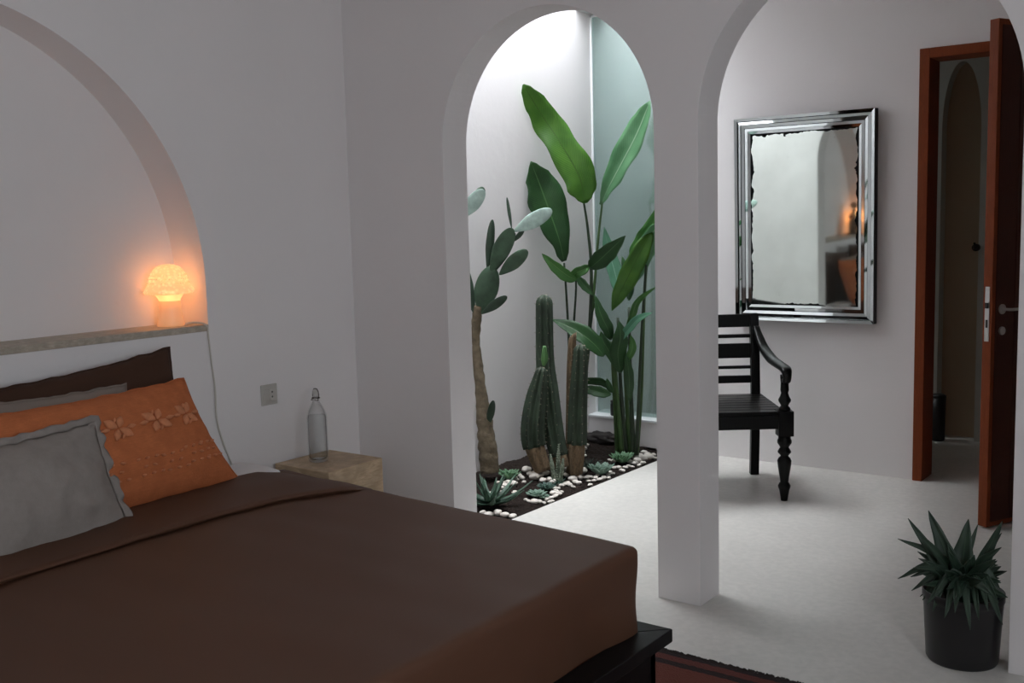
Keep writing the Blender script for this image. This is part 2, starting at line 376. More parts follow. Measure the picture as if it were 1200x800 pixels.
# ceiling with the garden skylight and an opening added to light the bathroom
h1 = [(GX0, T + .02), (GX1, T + .02), (GX1, 2.205), (GX0, 2.205)]
h2 = [(.0, 2.75), (.8, 2.75), (.8, 3.0), (.0, 3.0)]
struct('ceiling', plate([(-.4, YR), (XR + .1, YR), (XR + .1, 3.7), (-.4, 3.7)], [h1, h2], lambda a, b: Vector((a, b, ZC)), Vector((0, 0, .15))), 'ceiling')
bm = BM(); z0, z1 = ZC + .15, 3.30; t = .08
box(bm, GX0 - t, GX0, T + .02 - t, 2.205 + t, z0, z1); box(bm, GX1, GX1 + t, T + .02 - t, 2.205 + t, z0, z1)
box(bm, GX0, GX1, T + .02 - t, T + .02, z0, z1); box(bm, GX0, GX1, 2.205, 2.205 + t, z0, z1)
struct('wall_skylight', bm, 'plaster')
# headboard wall with the arched niche
NC, NR, NS = -1.7898, .9943, 1.194; LZ = 1.045
npts = [(y, z) for y, z in arch_pts(NC, NR, NS, 72)]
nh = [(NC + NR, LZ - .026)] + npts + [(NC - NR, LZ - .026)]
struct('wall_left', plate([(YR, 0), (0, 0), (0, ZC), (YR, ZC)], [nh], lambda a, b: Vector((0, a, b)), Vector((-.19, 0, 0))), 'plaster')
bm = BM(); box(bm, -.38, -.19, YR, 0, 0, ZC); struct('wall_left_niche_back', bm, 'plaster').name = 'wall_niche'
# partition with its two arches
def arch_notch(x0, x1, spring):
    c, r = (x0 + x1) / 2, (x1 - x0) / 2
    return [(x1, 0)] + arch_pts(c, r, spring, 56) + [(x0, 0)]
A1 = (.553, 1.539, 1.731); A2 = (1.713, 2.750, 1.742)
outl = [(-.38, 0), (-.38, ZC), (XR + .1, ZC), (XR + .1, 0)] + arch_notch(*A2) + arch_notch(*A1)
struct('wall_center', plate(outl, [], lambda a, b: Vector((a, 0, b)), Vector((0, T, 0))), 'plaster', bevel=.004)
# garden side wall
bm = BM(); box(bm, -.38, GX0, T, 3.5, -.3, ZC); struct('wall_garden', bm, 'plaster')
# back wall: glazed opening beside the planting, doorway on the right
WX1 = .62; DX0, DX1, DZ = 1.822, 2.715, 2.23; SILL = .158
outl = [(GX0, -.3), (GX0, SILL), (WX1, SILL), (WX1, ZC - .005), (XR + .1, ZC - .005), (XR + .1, 0), (DX1, 0), (DX1, DZ), (DX0, DZ), (DX0, 0), (GX1 + .02, 0), (GX1 + .02, -.3)]
struct('wall_back', plate(outl, [], lambda a, b: Vector((a, YB, b)), Vector((0, .16, 0))), 'plaster')
bm = BM(); box(bm, XR, XR + .12, YR, -3.65, 0, ZC); box(bm, XR, XR + .12, -1.95, 3.5, 0, ZC); box(bm, XR, XR + .12, -3.65, -1.95, 0, 1.1); box(bm, XR, XR + .12, -3.65, -1.95, 1.9, ZC)
struct('wall_right', bm, 'plaster')
bm = BM(); box(bm, -.38, XR + .12, YR - .12, YR, 0, ZC); struct('wall_rear', bm, 'plaster')
# bathroom beyond
BY = 3.42
c_, r_ = 1.748, .112
outl = [(GX0, 0), (GX0, ZC), (XR, ZC), (XR, 0), (c_ + r_, 0)] + [(c_ + r_ * math.cos(PI * i / 30), 1.90 + .40 * math.sin(PI * i / 30)) for i in range(31)] + [(c_ - r_, 0)]
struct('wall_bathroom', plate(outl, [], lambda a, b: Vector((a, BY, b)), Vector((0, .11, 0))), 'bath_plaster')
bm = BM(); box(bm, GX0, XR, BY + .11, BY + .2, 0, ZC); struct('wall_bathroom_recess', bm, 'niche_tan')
bm = BM(); box(bm, 1.12, 1.22, YB + .16, 3.12, 0, ZC); struct('wall_light_block', bm, 'bath_plaster')  # unseen partition, added to block light and keep the doorway dark
# window with a slim white frame and the glass pane
win = tag(bpy.data.objects.new('window_1', None), kind='structure'); C.objects.link(win)
bm = BM(); y0, y1 = YB + .09, YB + .115
box(bm, GX0, GX0 + .012, y0, y1, SILL + .012, ZC - .01); box(bm, WX1 - .012, WX1, y0, y1, SILL + .012, ZC - .01); box(bm, GX0, WX1, y0 + .0005, y1, SILL, SILL + .012); box(bm, GX0, WX1, y0, y1, ZC - .022, ZC - .01)
obj('window_frame', bm, 'window_white', win)
bm = BM(); box(bm, GX0 + .012, WX1 - .012, YB + .098, YB + .106, SILL + .012, ZC - .022); obj('pane', bm, 'pane', win)
bm = BM(); box(bm, GX0, WX1, YB - .008, YB + .09, SILL, SILL + .014); obj('window_sill', bm, 'window_white', win, bevel=.002)
bm = BM(); box(bm, XR + .02, XR + .07, -3.65, -3.61, 1.1, 1.9); box(bm, XR + .02, XR + .07, -1.99, -1.95, 1.1, 1.9); box(bm, XR + .02, XR + .07, -3.61, -1.99, 1.1, 1.14); box(bm, XR + .02, XR + .07, -3.61, -1.99, 1.86, 1.9)
struct('window_2', bm, 'window_white')

# door: frame in the wall, leaf swung towards the room
FWD = .05
dr = tag(bpy.data.objects.new('door_1', None), kind='structure'); C.objects.link(dr); dr.location = (DX0, YB, 0)
bm = BM(); fy0, fy1 = -.02, .17; W_ = DX1 - DX0
box(bm, 0, FWD, fy0, fy1, 0, DZ); box(bm, W_ - FWD, W_, fy0, fy1, 0, DZ); box(bm, FWD, W_ - FWD, fy0, fy1, DZ - FWD, DZ)
obj('door_frame', bm, 'door_wood', dr, bevel=.003)
free = at(1150.5, 618.5, z=0); hinge = Vector((DX1 - .048, YB - .03, 0))
free.z = 0
dv = (free - hinge); Ld = dv.length; ang = math.atan2(dv.y, dv.x)
lf = bpy.data.objects.new('door_leaf', None)
Lm = Matrix.Translation(hinge - dr.location) @ Matrix.Rotation(ang, 4, 'Z')
bm = BM(); box(bm, 0, Ld, -.0225, .0225, .008, 2.215, Lm); leaf_o = obj('door_leaf', bm, 'door_wood', dr, bevel=.002)
leaf_o.data.materials.append(M['door_shaded'])
# vertical boards of the far face
bm = BM()
for k in range(6):
    a = .02 + k * (Ld - .04) / 6; box(bm, a + .002, a + (Ld - .04) / 6 - .002, .0225, .026, .03, 2.19, Lm)
obj('door_boards', bm, 'door_shaded', leaf_o)
bm = BM(); box(bm, Ld, Ld + .0025, -.011, .011, .84, 1.08, Lm); obj('lock_plate', bm, 'steel', leaf_o)
bm = BM(); box(bm, Ld + .0025, Ld + .009, -.006, .006, .985, 1.01, Lm); box(bm, Ld + .0025, Ld + .004, -.005, .005, .90, .935, Lm); obj('latch', bm, 'black', leaf_o)
for s in (-1, 1):
    bm = BM(); q = [Vector((Ld - .06, s * .0225, .98)), Vector((Ld - .06, s * .06, .98)), Vector((Ld - .075, s * .072, .98)), Vector((Ld - .18, s * .072, .98))]
    tube(bm, [Lm @ v for v in q], .0065, 12)
    tube(bm, [Lm @ Vector((Ld - .06, s * .0225, .98)), Lm @ Vector((Ld - .06, s * .031, .98))], .022, 20)
    h = obj('door_handle', bm, 'steel', leaf_o, smooth=False)
    bm = BM(); tube(bm, [Lm @ Vector((Ld - .06, s * .0225, .885)), Lm @ Vector((Ld - .06, s * .034, .885))], .018, 20)
    obj('lock_rose', bm, 'steel', leaf_o)

# travertine ledge of the niche
bm = BM(); box(bm, -.19, .004, NC - NR + .001, NC + NR - .001, LZ - .026, LZ); led = obj('niche_ledge', bm, 'ledge', bevel=.002); led['kind'] = 'structure'; led.name = 'trim_1'

# soil
def zs(x, y):
    e = max(0, min(1, (GX1 - x) / .5)); m = .055 * e ** 1.4 * (1 - max(0, (1.1 - y)) * .5) - .022
    m -= .05 * max(0, (y - 1.75) / .5) * (.15 if x > -.1 else .2)
    return m + .010 * N(x * 9, y * 9) + .006 * N(x * 30, y * 30)
bm = BM(); nx, ny = 60, 180; V = [[bm.verts.new((GX0 - .02 + (GX1 - GX0 + .019) * i / nx, T - .02 + (YB - T + .04) * j / ny, 0)) for j in range(ny + 1)] for i in range(nx + 1)]
for r0 in V:
    for v in r0: v.co.z = zs(v.co.x, v.co.y) + .004 * N(v.co.x * 70, v.co.y * 70)
for i in range(nx):
    for j in range(ny): bm.faces.new((V[i][j], V[i + 1][j], V[i + 1][j + 1], V[i][j + 1]))
tag(obj('soil', bm, 'soil', smooth=True), 'dark brown soil filling the sunken indoor planting bed', 'soil', kind='stuff')

# ------------------------------------------------------------------ BED
BX1, BY0, BY1, BZ = 2.06, -2.72, -.862, .28
bed = thing('bed', 'low black wooden bed frame with a wide ledge under the brown bedding', 'bed', (0, 0, 0))
LW, LT = .085, .038
def mitre(bm, pts, z0, z1):
    a = [bm.verts.new((x, y, z0)) for x, y in pts]; b = [bm.verts.new((x, y, z1)) for x, y in pts]
    bm.faces.new(a); bm.faces.new(b)
    for i in range(len(pts)): bm.faces.new((a[i], a[(i + 1) % len(pts)], b[(i + 1) % len(pts)], b[i]))
for yo, s in ((BY1, -1), (BY0, 1)):
    bm = BM(); mitre(bm, [(.03, yo), (BX1, yo), (BX1 - LW, yo + s * LW), (.03, yo + s * LW)], BZ - LT, BZ)
    box(bm, .05, BX1 - .035, min(yo + s * .035, yo + s * .065), max(yo + s * .035, yo + s * .065), .11, BZ - LT)
    obj('side_rail', bm, 'frame_wood', bed, bevel=.003)
bm = BM(); mitre(bm, [(BX1, BY0), (BX1, BY1), (BX1 - LW, BY1 - LW), (BX1 - LW, BY0 + LW)], BZ - LT, BZ)
box(bm, BX1 - .065, BX1 - .035, BY0 + .035, BY1 - .035, .11, BZ - LT - .0005); obj('foot_rail', bm, 'frame_wood', bed, bevel=.003)
bm = BM(); box(bm, .05, .09, BY0 + .09, BY1 - .09, .12, BZ - .04)
obj('head_rail', bm, 'frame_wood', bed)
for x in (.14, 1.85):
    for y in (BY0 + .2, BY1 - .2):
        bm = BM(); box(bm, x - .045, x + .045, y - .045, y + .045, 0, .12); obj('leg', bm, 'frame_wood', bed, bevel=.003)
bm = BM(); box(bm, .1, BX1 - .07, BY0 + .07, BY1 - .07, .12, .17); obj('slat_base', bm, 'frame_wood', bed)

MX0, MX1, MY0, MY1, MZ = .03, 1.955, -2.66, -.93, .485
def mw(p): return p + Vector((0, 0, .004 * N(p.x * 3 + 5, p.y * 3)))
bm = rbox((MX1 - MX0, MY1 - MY0, MZ - .18), .05, (30, 30, 6), mw)
tag(obj('mattress', bm, 'sheet', smooth=True, loc=((MX0 + MX1) / 2, (MY0 + MY1) / 2, (MZ + .18) / 2)), 'thick mattress in a white sheet showing beside the rust pillow', 'mattress')

def tw(p): return p + Vector((.01 * N(p.y * 8, 3), .006 * N(p.x * 14, 1), .004 * N(p.x * 12, p.y * 9)))
mt_ = bpy.data.objects['mattress']
obj('top_sheet', rbox((.24, .36, .05), .022, (14, 18, 5), tw), 'sheet', mt_, smooth=True).location = Vector((.335, -1.02, .511)) - mt_.location
# brown cover
DXA, DXB = .40, 1.985
cx, cy = (DXA + DXB) / 2, (MY0 + MY1) / 2; DT, DB = .515, .225
def flare(X): return .13 * max(0, (1.99 - X)) / 1.6
def dw(p):
    X, Y, Z = p.x + cx, p.y + cy, p.z
    side = 1 if Y > cy else -1; k = max(0, (abs(Y - cy) - .45) / .45)
    Y += side * flare(X) * min(1, k) ** 1.5
    top = max(0, Z / .145)
    Z += top * (.006 * N(X * 2.2, Y * 1.6) + .0035 * N(X * 2.0 + 3, Y * 7, 2) + .002 * N((X + Y) * 7, (X - Y) * 2, 5))
    low = max(0, min(1, (.1 - Z) / .2))
    # hanging folds on the foot and sides
    if X > DXB - .12: X += low * (.008 * math.sin(Y * 11 + 2 * N(Y * 2, 0)) + .006 * N(Y * 9, Z * 4)) - low * .012
    d = Vector((X - DXB, Y - (MY1 + .01), 0)).length
    if d < .45 and X > DXB - .1: X += .010 * math.sin((Y * 16 + Z * 22)) * (1 - d / .45) * low
    if abs(Y - cy) > .85: Y += side * low * (.010 * math.sin(X * 13) - .012)
    return Vector((X - cx, Y - cy, Z))
bm = rbox((DXB - DXA, MY1 - MY0 + .03, DT - DB), .018, (96, 110, 22), dw, open_bottom=True)
dv_ = obj('bed_cover', bm, 'brown', smooth=True, loc=(cx, cy, (DT + DB) / 2), solid=.008)
tag(dv_, 'smooth chocolate brown cover tucked over the bed and hanging at the foot', 'bedspread')
# the turned-back fold
FA = .40; fyc = (-2.76 - .80) / 2; fl = 1.98
def fw(p):
    u = (p.x + .2) / .4; Y = p.y + fyc
    xe = .765 + .12 * math.exp(-((Y + .86) / .2) ** 2) + .05 * max(0, -1.7 - Y) + .008 * N(Y * 4, 1)
    X = FA + u * (xe - FA)
    Z = p.z + .004 * N(X * 5, Y * 3) + .003 * N(X * 9 + Y * 9, Y * 2)
    if Y > -1.0: Z -= .035 * ((Y + 1.0) / .2) ** 2
    if u > .9 and p.z < .004: X -= .022
    if p.z > 0: Z += .006 * math.sin(min(1, max(0, u)) * PI)
    return Vector((X, p.y, Z))
bm = rbox((.4, fl, .030), .015, (26, 110, 6), fw)
obj('turned_back_fold', bm, 'brown', dv_, smooth=True).location = Vector((0, fyc, .524)) - dv_.location

# pillows ------------------------------------------------------------
def pillow_fn(w, h, t, seed, pinch=.06, wr=.006, shear=0.0, pw=.62):
    ex = 3.2 if pw < .9 else 2.2
    def f(u, v, s):
        x = w / 2 * u * (1 - pinch * (1 - v * v) * abs(u)); z = h / 2 * v * (1 - pinch * (1 - u * u) * abs(v))
        th = t / 2 * (max(0, (1 - abs(u) ** ex)) * max(0, (1 - abs(v) ** ex))) ** pw
        e = max(0, 1 - max(abs(u), abs(v)) ** 6)
        y = -s * th + e * wr * (N(u * 2.5 + seed, v * 2.5, s) * 1.5 + N(u * 6 + seed, v * 4, s + 3) * .7)
        ew = 1 - e; x += shear * z
        return Vector((x, y + ew * .006 * N(u * 5 + seed, v * 5), z + ew * .007 * N(u * 7 + seed, v * 3, 7)))
    return f
def pillow_mesh(f, n=44, m=34):
    bm = BM()
    for s in (1, -1):
        g = [[bm.verts.new(f(2 * i / n - 1, 2 * j / m - 1, s)) for j in range(m + 1)] for i in range(n + 1)]
        for i in range(n):
            for j in range(m): bm.faces.new((g[i][j], g[i + 1][j], g[i + 1][j + 1], g[i][j + 1]))
    bmesh.ops.remove_doubles(bm, verts=bm.verts, dist=.0004)
    return bm
def pose(o, loc, lean, yaw=PI / 2, roll=0):
    """pillow local front is -Y; yaw turns it to face +X; lean tips its top back"""
    o.matrix_world = Matrix.Translation(loc) @ Matrix.Rotation(yaw, 4, 'Z') @ Matrix.Rotation(-lean, 4, 'X') @ Matrix.Rotation(roll, 4, 'Y')
def make_pillow(name, label, m_, w, h, t, seed, loc, lean, yaw=PI / 2, roll=0, piping=True, wr=.006, shear=0.0, pw=.62):
    f = pillow_fn(w, h, t, seed, wr=wr, shear=shear, pw=pw)
    o = obj(name, pillow_mesh(f), m_, smooth=True); pose(o, loc, lean, yaw, roll)
    tag(o, label, 'pillow')
    if piping:
        P = [(-1 + 2 * i / 30, -1) for i in range(30)] + [(1, -1 + 2 * i / 30) for i in range(30)] + [(1 - 2 * i / 30, 1) for i in range(30)] + [(-1, 1 - 2 * i / 30) for i in range(31)]
        bm = BM(); tube(bm, [f(u, v, 1) for u, v in P], .0035, 6, cap=False); obj('seam', bm, m_, o, smooth=True)
    return o, f
make_pillow('bed_pillow', 'dark brown pillow leaning on the wall under the mushroom lamp', 'dark_brown', .78, .50, .13, 1, (.135, -1.415, .708), .12, roll=-.085)
make_pillow('bed_pillow', 'dark brown pillow leaning on the wall at the far side of the bed', 'dark_brown', .78, .50, .13, 2, (.135, -2.24, .735), .12)
make_pillow('bed_pillow', 'beige pillow wedged between the dark brown and the rust pillow', 'beige', .60, .42, .09, 3, (.255, -1.615, .698), .18, roll=.02)
o, f = make_pillow('cushion', 'long rust orange cushion with raised cross embroidery', 'rust', .84, .41, .19, 4, (.37, -1.485, .70), .42, yaw=PI / 2 + .05, roll=-.015, shear=-.20)
def on(f, u, v, off=.003):
    p = f(u, v, 1); a = f(u + .01, v, 1) - p; b = f(u, v + .01, 1) - p; n = a.cross(b).normalized()
    if n.y > 0: n = -n
    return p + n * off, a.normalized(), b.normalized(), n
def petal(bm, f, u, v, ang, l, w, off=.003, dist=.0):
    p, a, b, n = on(f, u, v, off); d = a * math.cos(ang) + b * math.sin(ang); s = n.cross(d)
    c = p + d * dist
    r = bmesh.ops.create_icosphere(bm, subdivisions=2, radius=1)
    for q in r['verts']:
        x, y, z = q.co; k = 1 - .55 * abs(x) ** 1.2
        q.co = c + d * x * l + s * y * w * k + n * z * .008
for (u, v) in ((-.78, .30), (-.38, .28), (.02, .30), (.38, .30), (.72, .32)):
    bm = BM()
    for k in range(4): petal(bm, f, u, v, PI / 4 + k * PI / 2 + .1, .024, .016, dist=.027)
    for k in (0, 1): petal(bm, f, u, v, k * PI, .018, .008, dist=.050)
    for dv__ in (-.14, .14): petal(bm, f, u, v + dv__, .9, .012, .006)
    obj('embroidered_cross', bm, 'rust_thread', o, smooth=True)
random.seed(3)
for (u, v) in ((-.6, -.42), (-.2, -.40), (.12, -.40), (.36, -.42), (.60, -.38), (.80, -.35)):
    bm = BM()
    for i in range(5):
        for j in range(3):
            if (i + j) % 2 == 0: petal(bm, f, u - .09 + .045 * i, v - .12 + .13 * j, random.uniform(-.4, .4), .009, .005)
    obj('tuft_row', bm, 'rust_thread', o, smooth=True)
# grey linen cushion with a gathered edge
o, f = make_pillow('cushion', 'pale grey linen cushion with a ruffled edge at the front of the pile', 'linen', .57, .375, .19, 9, (.515, -1.842, .650), .42, yaw=PI / 2 + .02, roll=-.03, piping=False, wr=.012, pw=.95)
P = [(-1 + 2 * i / 70, -1) for i in range(70)] + [(1, -1 + 2 * i / 46) for i in range(46)] + [(1 - 2 * i / 70, 1) for i in range(70)] + [(-1, 1 - 2 * i / 46) for i in range(46)]
bm = BM(); rings = []
for k, (u, v) in enumerate(P):
    p = f(u, v, 1); d = Vector((u if abs(u) > .985 else 0, 0, v if abs(v) > .985 else 0)).normalized()
    row = []
    for q in range(4):
        t_ = q / 3; a = .012 * t_ * math.sin(k * .62 + 3.4 * N(k * .11, 3)) + .006 * t_ * N(k * .31, 9)
        row.append(bm.verts.new(p + d * t_ * (.022 + .010 * N(k * .2, 1)) + Vector((0, a, .25 * a))))
    rings.append(row)
for k in range(len(rings)):
    A, B = rings[k], rings[(k + 1) % len(rings)]
    for q in range(3): bm.faces.new((A[q], A[q + 1], B[q + 1], B[q]))
obj('ruffle', bm, 'linen', o, smooth=True, solid=.002)
make_pillow('bed_pillow', 'white pillow on the far half of the bed seen in the mirror', 'sheet', .62, .42, .12, 12, (.30, -2.30, .70), .3)

# rug -----------------------------------------------------------------
RC = Vector((2.1, -.44 - RUGH, 0))
bm = BM(); box(bm, -RUGW, RUGW, -RUGH, RUGH, .001, .010)
rug = obj('rug', bm, 'rug', loc=RC); tag(rug, 'red woven rug with black border stripes under the foot of the bed', 'rug')
bm = BM(); random.seed(8)
for k in range(620):
    x = -RUGW + 2 * RUGW * k / 619; l = random.uniform(.006, .026)
    a = [Vector((x, RUGH - .004, .008)), Vector((x + random.uniform(-.004, .004), RUGH + l * .6, .009)), Vector((x + random.uniform(-.006, .006), RUGH + l, .003))]
    tube(bm, a, [.003, .003, .0015], 4)
tag(obj('fringe', bm, 'rug_fringe', rug), kind='stuff')

# ------------------------------------------------------------------ NIGHTSTAND, BOTTLE, SOCKET, LAMPS
ns = tag(obj('side_table', box(BM(), -.16, .16, -.155, .155, 0, .44), 'travertine', loc=(.19, -.371, 0), bevel=.004), 'square travertine block side table between the bed and the corner', 'side table')
bt = at(376, 545, z=.44); bt = Vector((.165, -.405, .4405))
bottle = thing('water_bottle', 'clear glass swing-top bottle of water on the travertine block', 'bottle', bt)
prof = [(.030, 0), (.038, .003), (.041, .012), (.0415, .06), (.0415, .185), (.040, .200), (.034, .217), (.024, .237), (.0155, .250), (.0135, .262), (.0135, .276), (.016, .278), (.016, .284), (.0125, .285)]
outer_ = lathe(BM(), prof, 40, cap=False)
bm = BM(); full = prof + [(.0095, .284), (.0105, .262), (.0205, .236), (.031, .215), (.037, .198), (.0385, .185), (.0385, .02), (.032, .012), (.0001, .010)]
rings = lathe(bm, [(.0001, 0)] + full, 40, cap=False); obj('glass', bm, 'bottle_glass', bottle, smooth=True)
outer_.free()
bm = lathe(BM(), [(.0001, .0125), (.0315, .0125), (.0375, .02), (.0375, .186), (.0365, .195), (.0001, .195)], 36, cap=False); obj('water', bm, 'water', bottle, smooth=True)
bm = lathe(BM(), [(.0001, .284), (.011, .284), (.0125, .288), (.0125, .298), (.008, .304), (.0001, .305)], 24, cap=False); obj('stopper', bm, 'rubber', bottle, smooth=True)
bm = BM()
for s in (-1, 1):
    tube(bm, [Vector(v) for v in ((0, s * .0005, .307), (s * .009, 0, .306), (s * .017, 0, .294), (s * .018, 0, .272), (s * .017, -.006, .258), (s * .010, -.017, .262))], .0017, 8)
tube(bm, [Vector((.0165 * math.cos(2 * PI * k / 20), .0165 * math.sin(2 * PI * k / 20), .268)) for k in range(21)], .0017, 8)
obj('wire_clasp', bm, 'bronze', bottle)

sc_ = at(314.5, 462, x=0); ow = (at(324, 462, x=0) - at(305, 462, x=0)).length
sk = thing('wall_socket', 'ivory double wall socket above the travertine block', 'socket', (0.0, sc_.y, sc_.z))
bm = BM(); box(bm, 0.0005, .008, -.042, .042, -.043, .043); obj('plate', bm, 'plastic', sk, bevel=.003)
bm = BM(); box(bm, .008, .0105, -.030, -.001, -.024, .024); box(bm, .008, .0105, .001, .030, -.024, .024); obj('module', bm, 'plastic', sk, bevel=.001)
bm = BM()
for z in (-.010, .010): tube(bm, [Vector((.0103, .012, z)), Vector((.0110, .012, z))], .0042, 10)
obj('socket_hole', bm, 'black', sk)

def mushroom(loc, label, power):
    t = thing('mushroom_lamp', label, 'lamp', loc)
    cap = [(.001, .238), (.022, .236), (.045, .227), (.061, .209), (.070, .188), (.074, .170), (.079, .156), (.090, .142), (.0955, .133), (.090, .126), (.078, .127), (.05, .134), (.034, .137)]
    bm = lathe(BM(), cap, 48, cap=False, rib=None)
    obj('lamp_cap', bm, 'lamp_cap', t, smooth=True, solid=.003)
    bm = BM(); 
    for row in range(7):
        a = .25 + row * .2; n = int(10 + 30 * math.sin(a))
        r = .0785 * math.sin(min(a, 1.55)); z = .158 + .079 * math.cos(min(a, 1.57))
        for k in range(n):
            th = 2 * PI * (k + .5 * (row % 2)) / n; q = bmesh.ops.create_icosphere(bm, subdivisions=1, radius=.0028)
            for v in q['verts']: v.co += Vector((r * math.cos(th), r * math.sin(th), z))
    tag(obj('raised_dots', bm, 'lamp_cap', t, smooth=True), kind='stuff')
    bm = lathe(BM(), [(.055, .133), (.053, .122), (.047, .112), (.042, .104), (.040, .098)], 40, cap=False); obj('collar', bm, 'lamp_collar', t, smooth=True)
    bm = lathe(BM(), [(.040, .098), (.042, .06), (.046, .02), (.052, .003), (.050, .0005)], 40, cap=False); obj('stem', bm, 'lamp_stem', t, smooth=True, solid=.0025)
    l = bpy.data.lights.new('bulb', 'POINT'); l.energy = power; l.color = (1, .64, .30); l.shadow_soft_size = .03
    o = bpy.data.objects.new('bulb', l); C.objects.link(o); o.parent = t; o.location = (.0, 0, .30) if False else (0, 0, .18)
    return t
for n_ in ('lamp_cap', 'lamp_collar', 'lamp_stem'):
    # thin glass: part of the bulb's light passes straight through
    nt = M[n_].node_tree; b = nt.nodes['Principled BSDF']; t_ = nt.nodes.new('ShaderNodeBsdfTransparent'); t_.inputs[0].default_value = (1, .9, .75, 1)
    mx = nt.nodes.new('ShaderNodeMixShader'); mx.inputs[0].default_value = .25
    nt.links.new(b.outputs[0], mx.inputs[1]); nt.links.new(t_.outputs[0], mx.inputs[2]); nt.links.new(mx.outputs[0], nt.nodes['Material Output'].inputs['Surface'])
lamp1 = mushroom((-.098, -.895, LZ), 'glowing mushroom lamp at the end of the niche ledge with a cord hanging down', 1.6)
lamp2 = mushroom((-.098, -2.688, LZ), 'second glowing mushroom lamp behind the figurine seen in the mirror', 2.4)
# cord
cp = [(-.04, -.875, LZ + .003), (-.02, -.86, LZ + .012), (.003, -.822, LZ + .006), (.0075, -.806, LZ - .01)]
for px, py in ((244, 392), (248, 425), (252, 455), (254, 490), (261, 517), (268, 535), (272, 548)):
    q = at(px, py, x=.0065); cp.append((.0065, q.y, q.z))
cp += [(.0065, cp[-1][1] + .01, .3), (.0065, cp[-1][1] + .01, .05)]
bm = BM(); tube(bm, smoothpath(cp, 8), .0036, 8); obj('cord', bm, 'cable', lamp1, smooth=True).location = -lamp1.location
fig = thing('figurine', 'dark bronze figurine of two joined shapes on the ledge seen in the mirror', 'figurine', (-.065, -2.50, LZ))
bm = lathe(BM(), [(.001, 0), (.055, 0), (.055, .015), (.03, .025), (.001, .026)], 24, cap=False)
for v in bm.verts: v.co.y *= 1.5
obj('base', bm, 'bronze', fig, smooth=True)
bm = BM(); tube(bm, smoothpath([(0, -.02, .02), (.005, -.015, .10), (0, -.03, .18), (0, -.02, .25)], 6), interp([.022, .030, .022, .013], 6), 14)
for s_ in (-1, 1): tube(bm, smoothpath([(0, -.02 + s_ * .02, .22), (0, -.02 + s_ * .055, .17), (.02, -.02 + s_ * .045, .09), (.02, -.02 + s_ * .03, .03)], 6), interp([.014, .013, .011, .010], 6), 10)
r = bmesh.ops.create_uvsphere(bm, u_segments=16, v_segments=12, radius=.033)
for v in r['verts']: v.co = Vector((v.co.x, v.co.y * 1.2 - .02, v.co.z * .9 + .285))
obj('tall_figure', bm, 'bronze', fig, smooth=True)
bm = BM(); tube(bm, smoothpath([(0, .055, .02), (.005, .06, .07), (0, .06, .12), (0, .055, .15)], 6), interp([.022, .027, .020, .012], 6), 14)
r = bmesh.ops.create_uvsphere(bm, u_segments=16, v_segments=12, radius=.025)
for v in r['verts']: v.co += Vector((0, .055, .175))
obj('small_figure', bm, 'bronze', fig, smooth=True)

# ------------------------------------------------------------------ MIRROR
mx0, mx1, mz0, mz1 = .836, 1.620, .826, 1.953
mc = Vector(((mx0 + mx1) / 2, YB - .001, (mz0 + mz1) / 2)); hw, hh = (mx1 - mx0) / 2, (mz1 - mz0) / 2
mir = thing('wall_mirror', 'large antiqued wall mirror framed in stepped mirror strips', 'mirror', (mc.x, mc.y - .003, mz0))
mir.rotation_euler = (.0175, 0, .0033)
up_ = hh
bm = BM(); box(bm, -hw, hw, -.034, -.001, 0, 2 * hh); obj('backing_board', bm, 'black_wood', mir)
def ring(bm, a0, a1, ya, yb):
    """mitred ring between inset a0 (depth ya) and inset a1 (depth yb) with an outer lip"""
    def rect(i, y): return [bm.verts.new(v) for v in ((-hw + i, y, i), (hw - i, y, i), (hw - i, y, 2 * hh - i), (-hw + i, y, 2 * hh - i))]
    A, B, D = rect(a0, ya + .006), rect(a0, ya), rect(a1, yb); E_ = rect(a1, yb + .006)
    for P_, Q_ in ((A, B), (B, D), (D, E_), (E_, A)):
        for i in range(4): bm.faces.new((P_[i], P_[(i + 1) % 4], Q_[(i + 1) % 4], Q_[i]))
st = [(0, .018, -.058, -.0535), (.018, .037, -.0465, -.0505), (.037, .056, -.0455, -.0405), (.056, .074, -.0385, -.0385)]
for a0, a1, ya, yb in st:
    bm = BM(); ring(bm, a0 + .0014, a1 - .0014, ya, yb); obj('mirror_strip', bm, 'mirror_strip', mir)  # ring
bm = BM(); ring(bm, .074, .089, -.0375, -.0345); obj('inner_bevel', bm, 'mirror_strip', mir)
bm = BM(); box(bm, -hw + .001, hw - .001, -.0525, -.034, .001, .0105)
box(bm, -hw + .001, hw - .001, -.0525, -.034, 2 * hh - .0105, 2 * hh - .001); box(bm, hw - .0105, hw - .001, -.0525, -.034, .0105, 2 * hh - .0105); box(bm, -hw + .001, -hw + .0105, -.0525, -.034, .0105, 2 * hh - .0105)
obj('frame_edge', bm, 'black_wood', mir)
bm = BM(); box(bm, -hw + .0885, hw - .0885, -.0355, -.0342, -hh + .0885, hh - .0885); obj('antique_glass', bm, 'antique', mir).location = (0, 0, hh)

